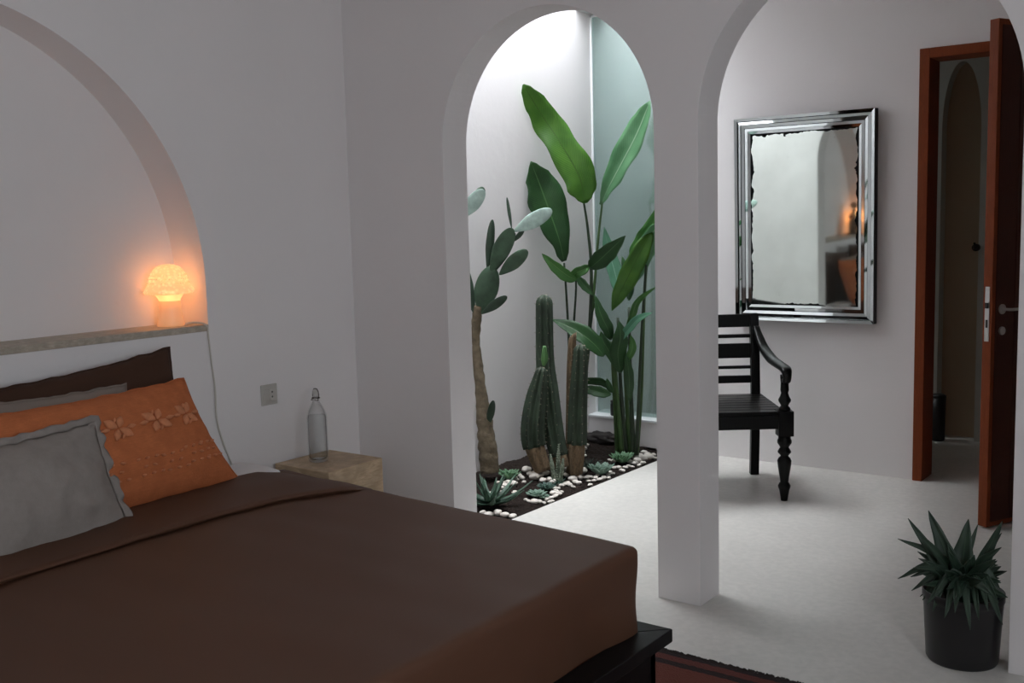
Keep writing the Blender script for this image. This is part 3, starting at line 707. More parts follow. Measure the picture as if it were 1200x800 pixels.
# ------------------------------------------------------------------ CHAIR
Ff = Vector((1.408, 1.534, 0)); Bk = Vector((1.094, 1.968, 0)); CD = (Bk - Ff).length; th = math.atan2(-(Bk - Ff).x, (Bk - Ff).y)
hwc, hd = .245, CD / 2
Rz = Matrix.Rotation(th, 3, 'Z'); cc = Ff - Rz @ Vector((hwc, -hd, 0))
ch = thing('armchair', 'black wooden armchair with slatted back and turned front legs below the mirror', 'chair', cc, th)
SH = .442
legp = [(.0165, 0), (.0175, .010), (.0215, .035), (.0245, .052), (.030, .068), (.031, .076), (.025, .088), (.0200, .094), (.0235, .12), (.029, .155), (.0335, .185), (.0345, .203), (.029, .216), (.0195, .224), (.0195, .230), (.032, .243), (.033, .250), (.026, .262), (.021, .270), (.027, .280), (.035, .292), (.035, .305), (.030, .315), (.030, .335)]
for s in (-1, 1):
    bm = lathe(BM(), legp, 28); box(bm, -.037, .037, -.037, .037, .330, SH + .012)
    o = obj('front_leg', bm, 'black_wood', ch, smooth=False); o.location = (s * hwc, -hd, 0)
    for p in o.data.polygons: p.use_smooth = len(p.vertices) == 4 and p.center.z < .33
    # back leg and post in one sweep, square section
    bm = BM(); ps = [Vector((s * (hwc - .03), hd + .020, 0)), Vector((s * (hwc - .03), hd - .0, .25)), Vector((s * (hwc - .03), hd - .01, SH)), Vector((s * (hwc - .03), hd + .005, .66)), Vector((s * (hwc - .03), hd + .035, .888))]
    rr = []
    for p_ in smoothpath(ps, 5):
        a = .023; b_ = .021
        rr.append([bm.verts.new(p_ + Vector(v)) for v in ((-a, -b_, 0), (a, -b_, 0), (a, b_, 0), (-a, b_, 0))])
    for A, B in zip(rr, rr[1:]):
        for i in range(4): bm.faces.new((A[i], A[(i + 1) % 4], B[(i + 1) % 4], B[i]))
    bm.faces.new(rr[0]); bm.faces.new(rr[-1]); obj('back_leg', bm, 'black_wood', ch, bevel=.003)
    # baluster under the arm
    bm = lathe(BM(), [(.027, SH + .012), (.030, SH + .018), (.026, SH + .028), (.018, SH + .036), (.022, SH + .046), (.030, SH + .058), (.031, SH + .068), (.023, SH + .082), (.017, SH + .10), (.021, SH + .115), (.019, SH + .15), (.022, SH + .175), (.022, SH + .19)], 24)
    o = obj('arm_support', bm, 'black_wood', ch, smooth=True); o.location = (s * hwc, -hd, 0)
    # S-curved arm with a scrolled end
    X = s * hwc
    ap = [(s * (hwc - .025), hd + .0, .815), (s * (hwc - .02), hd - .045, .775), (s * (hwc - .01), hd - .13, .715), (X, hd - .26, .675), (X, hd - .38, .668), (X, -hd - .01, .662), (X, -hd - .045, .640), (X, -hd - .040, .610), (X, -hd - .012, .606)]
    sp_ = smoothpath(ap, 7); bm = BM(); rr = []
    for i, p_ in enumerate(sp_):
        tt = (sp_[min(i + 1, len(sp_) - 1)] - sp_[max(0, i - 1)]).normalized(); sx = Vector((1, 0, 0)); nn_ = tt.cross(sx).normalized(); fx = i / (len(sp_) - 1)
        a = .018 + .012 * math.sin(PI * min(1, fx * 1.1)) ** 2; b_ = .0135
        rr.append([bm.verts.new(p_ + sx * u * a + nn_ * v * b_) for u, v in ((-1, -.6), (-.6, -1), (.6, -1), (1, -.6), (1, .6), (.6, 1), (-.6, 1), (-1, .6))])
    for A, B in zip(rr, rr[1:]):
        for i in range(8): bm.faces.new((A[i], A[(i + 1) % 8], B[(i + 1) % 8], B[i]))
    bm.faces.new(rr[0]); bm.faces.new(rr[-1]); obj('armrest', bm, 'black_wood', ch, smooth=True)
for k in range(8):
    y0_ = -hd - .03 + k * (2 * hd + .02) / 8
    bm = BM(); box(bm, -hwc + (.04 if k == 0 else .0), hwc - (.04 if k == 0 else .0), y0_ + .003, y0_ + (2 * hd + .02) / 8 - .001, SH - .006, SH + .012); obj('seat_slat', bm, 'black_wood', ch, bevel=.003)
bm = BM(); box(bm, -hwc + .037, hwc - .037, -hd - .03, -hd - .005, SH - .075, SH - .007); obj('front_apron', bm, 'black_wood', ch, bevel=.002)
for s in (-1, 1):
    bm = BM(); x = s * (hwc - .012); box(bm, x - .012, x + .012, -hd + .037, hd - .02, SH - .075, SH - .007); obj('side_apron', bm, 'black_wood', ch, bevel=.002)
bm = BM(); box(bm, -hwc + .055, hwc - .055, hd - .018, hd + .004, SH - .07, SH - .007); obj('rear_apron', bm, 'black_wood', ch)
for z0_, z1_ in ((.512, .553), (.590, .607), (.648, .728), (.757, .777), (.815, .885)):
    yy = hd + (.005 if z0_ < .6 else .012 if z0_ < .7 else .022 if z0_ < .8 else .030)
    bm = BM(); box(bm, -hwc + .052, hwc - .052, yy - .010, yy + .010, z0_, z1_); obj('back_slat', bm, 'black_wood', ch, bevel=.003)

# ------------------------------------------------------------------ LEAVES
def leaf(name, parent, pts, width, m_, roll=0.0, fold=.18, n=18, prof=None, wave=0.0, thick=.0012, seed=0, off=Vector((0, 0, 0)), side=None, across=6):
    P = smoothpath(pts, max(2, n // (len(pts) - 1))); L = len(P) - 1; bm = BM(); uvl = bm.loops.layers.uv.new('UVMap'); rows = []
    prof = prof or (lambda t: math.sin(PI * t ** .8) ** .72)
    mid = P[L // 2]; view = (CAM - mid).normalized()
    for i, p in enumerate(P):
        t = i / L; tg = (P[min(i + 1, L)] - P[max(i - 1, 0)]).normalized()
        sd = (tg.cross(side) if side else tg.cross(view)).normalized(); sd = Matrix.Rotation(roll, 3, tg) @ sd; nr = sd.cross(tg).normalized()
        wd = width / 2 * max(.02, prof(t)); row = []
        for k in range(-across // 2, across // 2 + 1):
            u = k / (across / 2)
            z = fold * abs(u) * wd + wave * wd * abs(u) * math.sin(t * 17 + (2 if u > 0 else 0) + seed) 
            row.append((bm.verts.new(p + off + sd * u * wd * (1 + .05 * math.sin(t * 23 + seed + u)) + nr * z), (.5 + u / 2, t)))
        rows.append(row)
    for a, b in zip(rows, rows[1:]):
        for k in range(len(a) - 1):
            q = (a[k], a[k + 1], b[k + 1], b[k]); fc = bm.faces.new([v for v, _ in q])
            for lp, (_, uv) in zip(fc.loops, q): lp[uvl].uv = uv
    return obj(name, bm, m_, parent, smooth=True, solid=thick)
blade = lambda t: (min(1, (t * 7) ** .8) if t < .14 else 1) * (1 - t) ** .55 * (.75 + .35 * math.sin(PI * min(1, t * 1.3)))
def px_path(seq):
    out = []
    for a, b, c in seq:
        p = at(a, b, y=c)
        if p.x < GX0 + .045: p = at(a, b, x=GX0 + .045)
        out.append(p)
    return out
def sc_at(p): return (p - CAM).dot(FW) / FPX

# tall broad-leaved clump in the corner
hb = at(680, 545, z=.0); hb = Vector((.0, 1.86, 0))
hel = thing('tall_leafy_plant', 'tall broad-leaved tropical plant with paddle leaves in the corner of the planting bed', 'plant', (0, 1.9, 0))
hel2 = thing('tall_leafy_plant', 'dense clump of upright green stems with long arching leaves before the glass', 'plant', (.15, 2.0, 0))
def hstem(par, seq, r0, r1, m_='stem', name='stem'):
    P = smoothpath(px_path(seq), 6); n_ = len(P); bm = BM()
    tube(bm, [p - par.location for p in P], [r0 + (r1 - r0) * i / (n_ - 1) for i in range(n_)], 9); return obj(name, bm, m_, par, smooth=True)
def hleaf(par, seq, wpx, m_, roll=0, fold=.2, **k):
    P = px_path(seq); wd = wpx * sc_at(P[len(P) // 2]) / max(.35, abs(math.cos(roll)))
    return leaf('leaf', par, P, wd, m_, roll, fold, off=-par.location, **k)
big = lambda t: max(0, math.sin(PI * min(1, t * .985 + .01))) ** (.62 if t < .5 else .62 + .5 * (t - .5)) * (1 - .2 * t)
def PW(*pts):
    def f(t):
        for (a, u), (b, v) in zip(pts, pts[1:]):
            if t <= b:
                k = (t - a) / (b - a); k = k * k * (3 - 2 * k) if u < v * .98 or v < u * .98 else k
                return u + (v - u) * k
        return pts[-1][1]
    return f
P1 = PW((0, .12), (.05, .5), (.14, .93), (.28, 1), (.5, .90), (.7, .86), (.85, .68), (.95, .40), (1, .06))
P2 = PW((0, .12), (.08, .34), (.16, .40), (.4, .84), (.62, 1), (.82, .68), (.93, .34), (1, .02))
P3 = PW((0, .14), (.15, .42), (.4, .88), (.6, 1), (.8, .88), (.92, .55), (1, .03))
hstem(hel, [(676, 545, 1.9), (682, 470, 1.9), (690, 400, 1.92), (693, 320, 1.92), (689, 270, 1.92), (684, 236, 1.9)], .016, .006, 'stem_dark')
hstem(hel, [(677, 542, 1.95), (684, 470, 1.95), (690, 400, 1.98), (697, 330, 2.02), (701, 280, 2.05), (706, 236, 2.08)], .013, .006, 'stem')
hstem(hel, [(672, 540, 1.85), (669, 470, 1.84), (667, 410, 1.84), (664, 350, 1.84), (661, 308, 1.82)], .010, .006, 'stem_dark')
hstem(hel, [(674, 540, 1.80), (671, 450, 1.80), (672, 390, 1.80), (675, 330, 1.80), (668, 322, 1.78)], .009, .005, 'stem_dark')
hleaf(hel, [(686, 238, 1.9), (678, 205, 1.86), (655, 165, 1.80), (635, 135, 1.74), (613, 99, 1.70)], 39, 'leaf_bright', .15, .16, prof=P1, wave=.10, n=28)
hleaf(hel, [(661, 306, 1.82), (655, 280, 1.78), (643, 245, 1.74), (632, 215, 1.70), (622, 189, 1.68)], 44, 'leaf_dark', .35, .22, prof=P2, wave=.06, n=26, seed=2)
hleaf(hel, [(704, 240, 2.08), (714, 218, 2.06), (729, 190, 2.04), (747, 155, 2.02), (762, 118, 2.0)], 27, 'leaf_blue', -.5, .35, prof=P3, wave=.10, n=26, seed=4)
hleaf(hel, [(691, 314, 1.84), (702, 305, 1.80), (716, 292, 1.76), (733, 276, 1.72)], 24, 'leaf_dark', .2, .25, prof=big, seed=5)
hleaf(hel, [(668, 327, 1.80), (675, 320, 1.78), (685, 315, 1.8), (691, 311, 1.84)], 12, 'leaf_mid', .2, .4, seed=5)
hleaf(hel, [(676, 328, 1.78), (664, 322, 1.76), (650, 311, 1.74), (635, 297, 1.72)], 14, 'leaf_mid', -.5, .3, seed=6)
hleaf(hel, [(676, 324, 1.80), (686, 335, 1.80), (695, 346, 1.80)], 10, 'leaf_dark', .3, .3, seed=7)
hleaf(hel, [(708, 417, 1.84), (695, 402, 1.80), (675, 387, 1.76), (647, 374, 1.72)], 24, 'leaf_dark', .4, .25, prof=big, seed=7)
hstem(hel, [(690, 380, 1.95), (697, 350, 1.93), (680, 330, 1.85), (664, 322, 1.78)], .004, .003, 'stem')
# second clump
for i, (xb, xm, xt, yt) in enumerate(((729, 722, 720, 392), (733, 727, 724, 372), (738, 733, 730, 400), (742, 739, 737, 360), (724, 719, 716, 400))):
    Yd = 1.98 + .03 * (i % 3)
    hstem(hel2, [(xb, 532, Yd), ((xb + xm) / 2, 490, Yd), (xm, 445, Yd), (xt, yt, Yd)], .017, .008, 'stem' if i % 2 == 0 else 'stem_dark')
hstem(hel2, [(745, 533, 1.97), (748, 480, 1.97), (750, 430, 1.98), (753, 370, 1.98), (757, 310, 2.0)], .012, .006, 'stem_dark')
hstem(hel2, [(747, 533, 2.02), (752, 460, 2.02), (754, 400, 2.02), (756, 340, 2.05), (760, 290, 2.06)], .009, .005, 'stem')
hleaf(hel2, [(764, 272, 1.94), (752, 292, 1.90), (738, 320, 1.88), (726, 344, 1.90), (717, 364, 1.93)], 26, 'leaf_bright', -.2, .25, prof=big, n=24, seed=8)
hleaf(hel2, [(745, 330, 2.0), (750, 305, 1.98), (758, 285, 1.96), (768, 268, 1.94), (780, 258, 1.9)], 26, 'leaf_blue', .5, .35, prof=big, seed=9)
hleaf(hel2, [(742, 312, 2.02), (750, 290, 2.0), (762, 270, 1.98), (772, 240, 1.96)], 22, 'leaf_mid', -.4, .4, prof=big, seed=10, wave=.2)
hleaf(hel2, [(727, 352, 2.06), (722, 325, 2.08), (714, 295, 2.1), (708, 266, 2.1)], 19, 'leaf_teal', .1, .2, prof=big, seed=3)
hleaf(hel2, [(716, 398, 1.95), (712, 385, 1.92), (704, 368, 1.9), (697, 345, 1.9)], 16, 'leaf_dark', .1, .25, prof=big, seed=11)
hleaf(hel2, [(727, 437, 1.96), (724, 415, 1.92), (727, 395, 1.90), (726, 376, 1.9)], 22, 'leaf_dark', .1, .25, prof=big, seed=12)
hleaf(hel2, [(722, 430, 1.98), (714, 412, 1.94), (707, 400, 1.92), (704, 388, 1.92)], 14, 'leaf_dark', .4, .25, prof=big, seed=13)
hleaf(hel2, [(722, 402, 1.95), (735, 388, 1.9), (748, 374, 1.88), (765, 366, 1.86)], 11, 'leaf_teal', -.5, .3, prof=big, seed=14)
hleaf(hel2, [(733, 390, 1.97), (740, 372, 1.95), (748, 352, 1.93), (770, 335, 1.9)], 9, 'leaf_mid', .3, .3, prof=big, seed=15)
hleaf(hel2, [(737, 352, 2.0), (736, 335, 2.0), (733, 318, 2.0), (729, 300, 2.02)], 14, 'leaf_dark', .7, .3, prof=big, seed=15)
hleaf(hel2, [(716, 462, 1.9), (705, 460, 1.86), (692, 457, 1.83), (678, 458, 1.80)], 14, 'leaf_dark', .2, .2, prof=big, seed=16)
hleaf(hel2, [(716, 455, 1.92), (705, 447, 1.9), (690, 446, 1.88), (674, 447, 1.86)], 10, 'leaf_dark', -.4, .3, prof=big, seed=17)
hleaf(hel2, [(718, 460, 1.92), (714, 452, 1.9), (711, 443, 1.9)], 8, 'leaf_dark', -.4, .3, prof=big, seed=18)
hleaf(hel2, [(738, 470, 1.95), (737, 440, 1.92), (734, 415, 1.9)], 12, 'leaf_dark', .3, .3, prof=big, seed=19)
hleaf(hel2, [(733, 425, 1.95), (741, 408, 1.93), (739, 392, 1.92)], 10, 'leaf_mid', .3, .3, prof=big, seed=20)

# ------------------------------------------------------------------ CACTI
def spines(parent, path, rad, ribs, m_='spine', step=2, ln=.010):
    fr = frames(path); bm = BM()
    for i in range(1, len(fr) - 1, step):
        p, t, a, b = fr[i]; r = rad[i] * 1.20
        for k in range(ribs):
            th = 2 * PI * k / ribs; o = a * math.cos(th) + b * math.sin(th); c = p + o * r
            for q in range(3):
                d = (o + t * random.uniform(-.7, .7) + (a * -math.sin(th) + b * math.cos(th)) * random.uniform(-.7, .7)).normalized()
                e1 = d.cross(t).normalized() * .0007; e2 = d.cross(e1).normalized() * .0007
                v = [bm.verts.new(c + e1), bm.verts.new(c - e1 * .5 + e2), bm.verts.new(c - e1 * .5 - e2), bm.verts.new(c + d * ln)]
                bm.faces.new((v[0], v[1], v[3])); bm.faces.new((v[1], v[2], v[3])); bm.faces.new((v[2], v[0], v[3]))
    return tag(obj('spines', bm, m_, parent), kind='stuff')
def column(name, label, seq, radpx, woodfrac, ribs=7, mw_='cactus'):
    P = px_path(seq); base = P[0].copy(); t = thing(name, label, 'cactus', base)
    SP = smoothpath([p - base for p in P], 8); rad = interp([r * sc_at(p) for r, p in zip(radpx, P)], 8)
    k = max(2, int(len(SP) * woodfrac))
    bm = BM(); tube(bm, SP[:k + 1], [r * .93 for r in rad[:k + 1]], 56, ribs, .08); obj('woody_base', bm, 'woody', t, smooth=True)
    # rounded tip
    tipdir = (SP[-1] - SP[-2]).normalized(); R_ = rad[-1]
    path = SP[k:] + [SP[-1] + tipdir * R_ * 1.25 * math.sin(a) for a in (.35, .7, 1.05, 1.35, 1.55)]
    rr_ = rad[k:] + [R_ * math.cos(a) for a in (.35, .7, 1.05, 1.35, 1.54)]
    bm = BM(); tube(bm, path, rr_, 84, ribs, .20); obj('ribbed_stem', bm, mw_, t, smooth=True)
    spines(t, path, rr_, ribs, ln=.012)
    return t
random.seed(11)
c1 = column('column_cactus', 'tallest column cactus leaning up from behind the bulging one', [(659, 548, 1.35), (650, 510, 1.36), (643, 460, 1.38), (639, 420, 1.40), (638, 356, 1.42)], [9, 10, 10.5, 9.2, 8.6], .12)
c2 = column('column_cactus', 'bulging bent column cactus with a small bright green shoot near its top', [(637, 552, 1.26), (626, 520, 1.25), (625, 495, 1.25), (629, 465, 1.28), (634, 438, 1.30)], [10, 12, 12, 10.5, 6.5], .22)
b0 = c2.location
bm = BM(); P = px_path([(637, 428, 1.27), (638, 420, 1.265), (638, 405, 1.265)]); tube(bm, smoothpath([p - b0 for p in P], 6) , interp([.008, .018, .008], 6), 42, 6, .14)
obj('green_shoot', bm, 'cactus_pup', c2, smooth=True)
c3 = column('column_cactus', 'slimmer column cactus with a woody base standing beside the cut stump', [(673, 554, 1.42), (676, 520, 1.42), (677, 480, 1.43), (679, 440, 1.44), (680, 412, 1.45)], [10, 10, 9.5, 8.5, 7], .26)
# cut dry stem beside it
P = px_path([(667, 550, 1.52), (668, 480, 1.52), (669, 430, 1.52), (671, 394, 1.53)]); b0 = P[0].copy()
st_ = thing('cut_cactus_stem', 'dry brown cactus stem with a slanting cut behind the slimmer column cactus', 'cactus', b0)
bm = BM(); tube(bm, smoothpath([p - b0 for p in P], 6), .022, 40, 6, .12); 
for v in bm.verts:
    if v.co.z > (P[-1] - b0).z - .03: v.co.z += (v.co.x) * 1.1 - (P[-1] - b0).x * 1.1
obj('ribbed_stem', bm, 'woody', st_, smooth=True)

# pad cactus tree
def pad(bm, base, tip, wd, th_, roll):
    ax = (tip - base); L = ax.length; t = ax.normalized(); c = (base + tip) / 2; view = (CAM - c).normalized()
    s = Matrix.Rotation(roll, 3, t) @ t.cross(view).normalized(); n = s.cross(t)
    r = bmesh.ops.create_uvsphere(bm, u_segments=24, v_segments=18, radius=1)
    for v in r['verts']:
        x, y, z = v.co; k = 1 - .35 * max(0, -z) ** 1.5 + .08 * z
        v.co = c + t * z * L / 2 + s * x * wd / 2 * k + n * y * th_ / 2 * k
def padpx(par, b, tp, y0, y1, wpx, th_, roll, m_):
    B, Tt = at(*b, y=y0), at(*tp, y=y1); bm = BM(); pad(bm, B - par.location, Tt - par.location, wpx * sc_at(B), th_, 0)
    bm.free(); bm = BM()
    ax = Tt - B; L = ax.length; t = ax.normalized(); c = (B + Tt) / 2; view = (CAM - c).normalized()
    s = Matrix.Rotation(roll, 3, t) @ t.cross(view).normalized(); n = s.cross(t)
    r = bmesh.ops.create_uvsphere(bm, u_segments=26, v_segments=20, radius=1); wd = wpx * sc_at(B)
    for v in r['verts']:
        x, y, z = v.co; k = 1 - .45 * max(0, -z) ** 1.3 + .08 * z
        v.co = c - par.location + t * z * L / 2 + s * x * wd / 2 * k + n * y * th_ / 2 * k * (1 + .1 * N(x * 3, z * 3))
    o = obj('pad', bm, m_, par, smooth=True); return o
YO = 1.02
P = px_path([(574, 553, YO), (571, 520, YO), (567, 485, YO), (562, 445, YO), (558, 405, YO), (558, 378, YO), (561, 358, YO)]); b0 = P[0].copy(); b0.z -= .01
op = thing('pad_cactus', 'pad cactus with a bare bark trunk at the left edge of the planting bed', 'cactus', b0)
rad = interp([13 * .0042, 12.5 * .0042, 10 * .0042, 7.5 * .0042, 6 * .0042, 6.5 * .0042, 6 * .0042], 8)
SP = smoothpath([p - b0 for p in P], 8); rad = [r * (1 + .035 * math.sin(i * 1.9)) * .95 for i, r in enumerate(rad)]
bm = BM(); tube(bm, SP, rad, 20)
for v in bm.verts: v.co += v.normal * 0 + Vector((N(v.co.x * 30, v.co.y * 30, v.co.z * 30), N(v.co.y * 30, v.co.z * 30, 5), 0)) * .006
obj('trunk', bm, 'trunk', op, smooth=True)
padpx(op, (562, 369), (577, 312), YO, YO + .02, 28, .04, .1, 'pad')
padpx(op, (564, 368), (594, 347), YO - .02, YO - .06, 11, .022, .2, 'pad_dark')
padpx(op, (571, 318), (577, 257), YO + .02, YO + .03, 10, .02, .1, 'pad_dark')
padpx(op, (575, 318), (600, 267), YO + .01, YO - .03, 21, .024, .15, 'pad')
padpx(op, (580, 318), (603, 272), YO + .03, YO + .03, 13, .03, .5, 'pad_dark')
padpx(op, (585, 322), (618, 293), YO + .03, YO + .05, 17, .022, .1, 'pad')
padpx(op, (602, 271), (647, 246), YO - .01, YO - .05, 18, .018, -.1, 'pad_pale')
padpx(op, (600, 270), (594, 231), YO, YO, 4, .012, 0, 'pad_dark')
padpx(op, (602, 283), (614, 269), YO + .02, YO + .03, 6, .014, .1, 'pad_dark')
padpx(op, (572, 500), (578, 469), YO, YO - .03, 9, .02, .2, 'pad_dark')
padpx(op, (540, 256), (567, 222), YO - .1, YO - .1, 18, .02, .1, 'pad_pale')
padpx(op, (553, 246), (566, 219), YO - .05, YO - .05, 14, .02, .2, 'pad')
padpx(op, (556, 368), (538, 300), YO - .02, YO - .06, 16, .03, .3, 'pad_dark')
padpx(op, (538, 300), (540, 256), YO - .06, YO - .1, 14, .02, .3, 'pad')

# ------------------------------------------------------------------ LOW PLANTS
def rosette(name, label, c, r, m_, rings=4, per=9, up=.5, wid=.42, cat='succulent', tilt=1.1, sc=1.0, prof=None, fold=.35):
    t = thing(name, label, cat, c)
    for k in range(rings):
        f_ = 1 - k / rings
        for j in range(per - k):
            a = 2 * PI * (j + .5 * (k % 2)) / (per - k) + .3 * k; L = r * (.45 + .6 * f_) * random.uniform(.9, 1.08); el = (up + (tilt - up) * (1 - f_)) * random.uniform(.9, 1.1)
            d = Vector((math.cos(a) * math.cos(el), math.sin(a) * math.cos(el), math.sin(el)))
            pts = [Vector((0, 0, .005 + .01 * k)), d * L * .5 + Vector((0, 0, -.02 * L)), d * L + Vector((0, 0, .12 * L))]
            leaf('leaf', t, pts, r * wid, m_, 0, fold, n=8, prof=prof or (lambda q: (.35 + q * 1.1) if q < .6 else max(.05, 1.01 - ((q - .6) / .4) ** 2)), side=Vector((0, 0, 1)).lerp(-Vector((d.x, d.y, 0)), .4).normalized(), thick=.004 * sc, across=4)
    return t
random.seed(5)
def on_soil(px, py):
    p = at(px, py, z=0.0)
    for _ in range(4): p = at(px, py, z=zs(p.x, p.y))
    return p
def lift(p, d=.004): return p + Vector((0, 0, d))
rosette('agave', 'small agave with long arching blades at the near left end of the planting bed', lift(on_soil(574, 593), .0), .22, 'agave', 3, 8, .35, .19, 'plant', 1.25, prof=blade, fold=.5)
rosette('green_rosette', 'bright green rosette beside the agave blades and the white pebbles', lift(on_soil(597, 563), .004), .075, 'rosette', 5, 10, .55, .36, tilt=1.4)
rosette('low_rosette', 'pale mint rosette ringed by pebbles at the front edge of the soil', lift(on_soil(628, 582), .002), .055, 'jade', 3, 9, .25, .5)
rosette('low_rosette', 'pale mint small rosette touching the front ring of pebbles on the right', lift(on_soil(637, 584), .002), .034, 'jade', 3, 7, .3, .5)
rosette('grey_rosette', 'dull grey-green rosette just behind the pale mint rosettes', lift(on_soil(640, 574), .003), .055, 'rosette_dark', 4, 11, .35, .3)
rosette('jade_succulent', 'blue-green succulent with rounded leaves right of the slimmer column cactus', lift(on_soil(704, 558), .004), .085, 'jade', 6, 8, .6, .46, tilt=1.45)
rosette('green_rosette', 'green pointed rosette in front of the dense stem clump', lift(on_soil(729, 544), .003), .085, 'rosette', 5, 10, .6, .34, tilt=1.4)
rosette('spiky_plant', 'dark spiky low plant behind the blue-green succulent', lift(on_soil(688, 549), .002), .09, 'spiky_dark', 4, 13, .3, .10, 'plant', prof=blade)
hw_ = thing('spotted_succulent', 'upright spotted grey succulent with a pale flower spike between the cacti', 'succulent', lift(on_soil(654, 568), .0))
for (tx, ty, lx) in ((655, 521, 653), (645, 533, 650), (660, 538, 657)):
    P = [at(lx, 565, y=hw_.location.y), at((lx + tx) / 2, (565 + ty) / 2, y=hw_.location.y), at(tx, ty, y=hw_.location.y)]
    bm = BM(); q = smoothpath([p - hw_.location for p in P], 8); tube(bm, q, .004, 8)
    for i in range(1, len(q)):
        for k in range(6):
            a = 2 * PI * k / 6 + i * .5; tp_ = 1 - .6 * max(0, i / len(q) - .6) / .4; s_ = bmesh.ops.create_icosphere(bm, subdivisions=1, radius=.005 * tp_)
            for v in s_['verts']: v.co = Vector((v.co.x, v.co.y, v.co.z * 1.5)) + q[i] + Vector((math.cos(a), math.sin(a), .5)) * .008 * tp_
    obj('scaly_stem', bm, 'spotted', hw_, smooth=True)
for k in range(20):
    a = k * 2.4; L = random.uniform(.035, .062); el = random.uniform(.3, 1.2); d = Vector((math.cos(a) * math.cos(el), math.sin(a) * math.cos(el), math.sin(el)))
    leaf('leaf', hw_, [Vector((0, 0, .01)), d * L * .5, d * L], .016, 'rosette_dark', 0, .3, n=6, side=Vector((0, 0, 1)), thick=.004, across=4)
# dark rock in the corner
bm = BM(); r = bmesh.ops.create_icosphere(bm, subdivisions=4, radius=1)
for v in r['verts']:
    n_ = v.co.normalized(); k = 1 + .28 * N(n_.x * 2, n_.y * 2, n_.z * 2) + .1 * N(n_.x * 6, n_.y * 6, n_.z * 6); v.co = Vector((n_.x * .12 * k, n_.y * .07 * k, n_.z * .045 * k))
rk = obj('rock', bm, 'rock', smooth=True, loc=(-.07, 2.18, zs(-.07, 2.15) + .02)); tag(rk, 'dark flat rock against the kerb in the corner of the planting bed', 'rock')

# pebbles, each its own
def pebble_mesh(seed):
    bm = BM(); r = bmesh.ops.create_icosphere(bm, subdivisions=3, radius=1)
    for v in r['verts']:
        n_ = v.co.copy(); k = 1 + .22 * N(n_.x * 1.3 + seed * 7, n_.y * 1.3, n_.z * 1.3); v.co = Vector((n_.x * k, n_.y * .78 * k, n_.z * .55 * k))
    me = bpy.data.meshes.new('pebble'); bm.to_mesh(me); bm.free(); me.materials.append(M['pebble'])
    for p in me.polygons: p.use_smooth = True
    return me
PM = [pebble_mesh(i) for i in range(6)]
clusters = [
 ('smooth white pebble in the band around the feet of the two left column cacti', 'pebbles around the left column cacti', [(617, 553, 7), (622, 557, 5), (608, 558, 4), (612, 561, 4), (603, 561, 4), (627, 561, 8), (637, 556, 7), (643, 563, 5), (636, 564, 5), (648, 566, 5), (626, 555, 4), (633, 559, 5), (597, 566, 3), (658, 570, 4), (665, 567, 4), (640, 569, 3), (645, 571, 3), (651, 573, 3), (606, 565, 3), (614, 566, 3)]),
 ('smooth white pebble in the heap around the foot of the slimmer column cactus', 'pebbles around the slim column cactus', [(667, 552, 7), (675, 557, 8), (683, 553, 6), (665, 557, 5), (671, 563, 6), (680, 561, 5), (678, 567, 4), (686, 561, 4), (659, 545, 5), (664, 527, 6), (664, 533, 5), (663, 540, 5), (684, 527, 5), (687, 523, 4), (682, 531, 4), (668, 569, 4), (672, 571, 3), (663, 568, 4), (675, 566, 4), (690, 564, 3), (658, 569, 4), (685, 535, 3), (692, 569, 3), (662, 522, 4), (689, 559, 3)]),
 ('pale pebble in the arc in front of the pale mint rosettes', 'pebbles by the pale mint rosettes', [(626, 589, 5), (631, 589, 4), (620, 588, 3), (641, 586, 4), (645, 583, 4), (648, 579, 5), (652, 577, 4), (655, 580, 4), (650, 584, 4), (637, 590, 3), (644, 589, 3), (658, 577, 3), (654, 573, 3), (616, 586, 2.5), (647, 588, 3)]),
 ('white pebble in the pile tucked under the agave blades', 'pebbles by the agave', [(588, 567, 4), (592, 570, 5), (586, 573, 5), (594, 566, 4), (599, 568, 6), (580, 577, 4), (589, 578, 3), (584, 568, 3), (576, 579, 4), (571, 583, 3), (604, 577, 3), (566, 601, 5), (572, 603, 6), (580, 603, 6), (588, 604, 6), (597, 606, 5), (602, 578, 2.5), (581, 582, 4)]),
 ('cream pebble between the blue-green succulent and the front edge of the bed', 'pebbles by the blue-green succulent', [(698, 561, 4), (703, 563, 4), (708, 561, 4), (694, 560, 3), (713, 557, 3), (715, 554, 3), (712, 561, 3), (718, 556, 3), (700, 558, 3), (691, 569, 3), (720, 547, 3), (724, 549, 4), (729, 551, 4), (733, 549, 4), (719, 541, 4), (715, 540, 3), (722, 539, 3), (737, 547, 3), (696, 565, 3)]),
 ('white pebble in the pile at the back right end of the soil by the pillar', 'pebbles by the dense stem clump', [(749, 536, 6), (753, 539, 6), (757, 537, 6), (747, 541, 5), (743, 544, 5), (752, 543, 4), (759, 533, 4), (745, 538, 4), (738, 543, 4), (764, 534, 4), (755, 531, 4), (741, 548, 3), (749, 546, 3), (766, 537, 3)]),
]
random.seed(21)
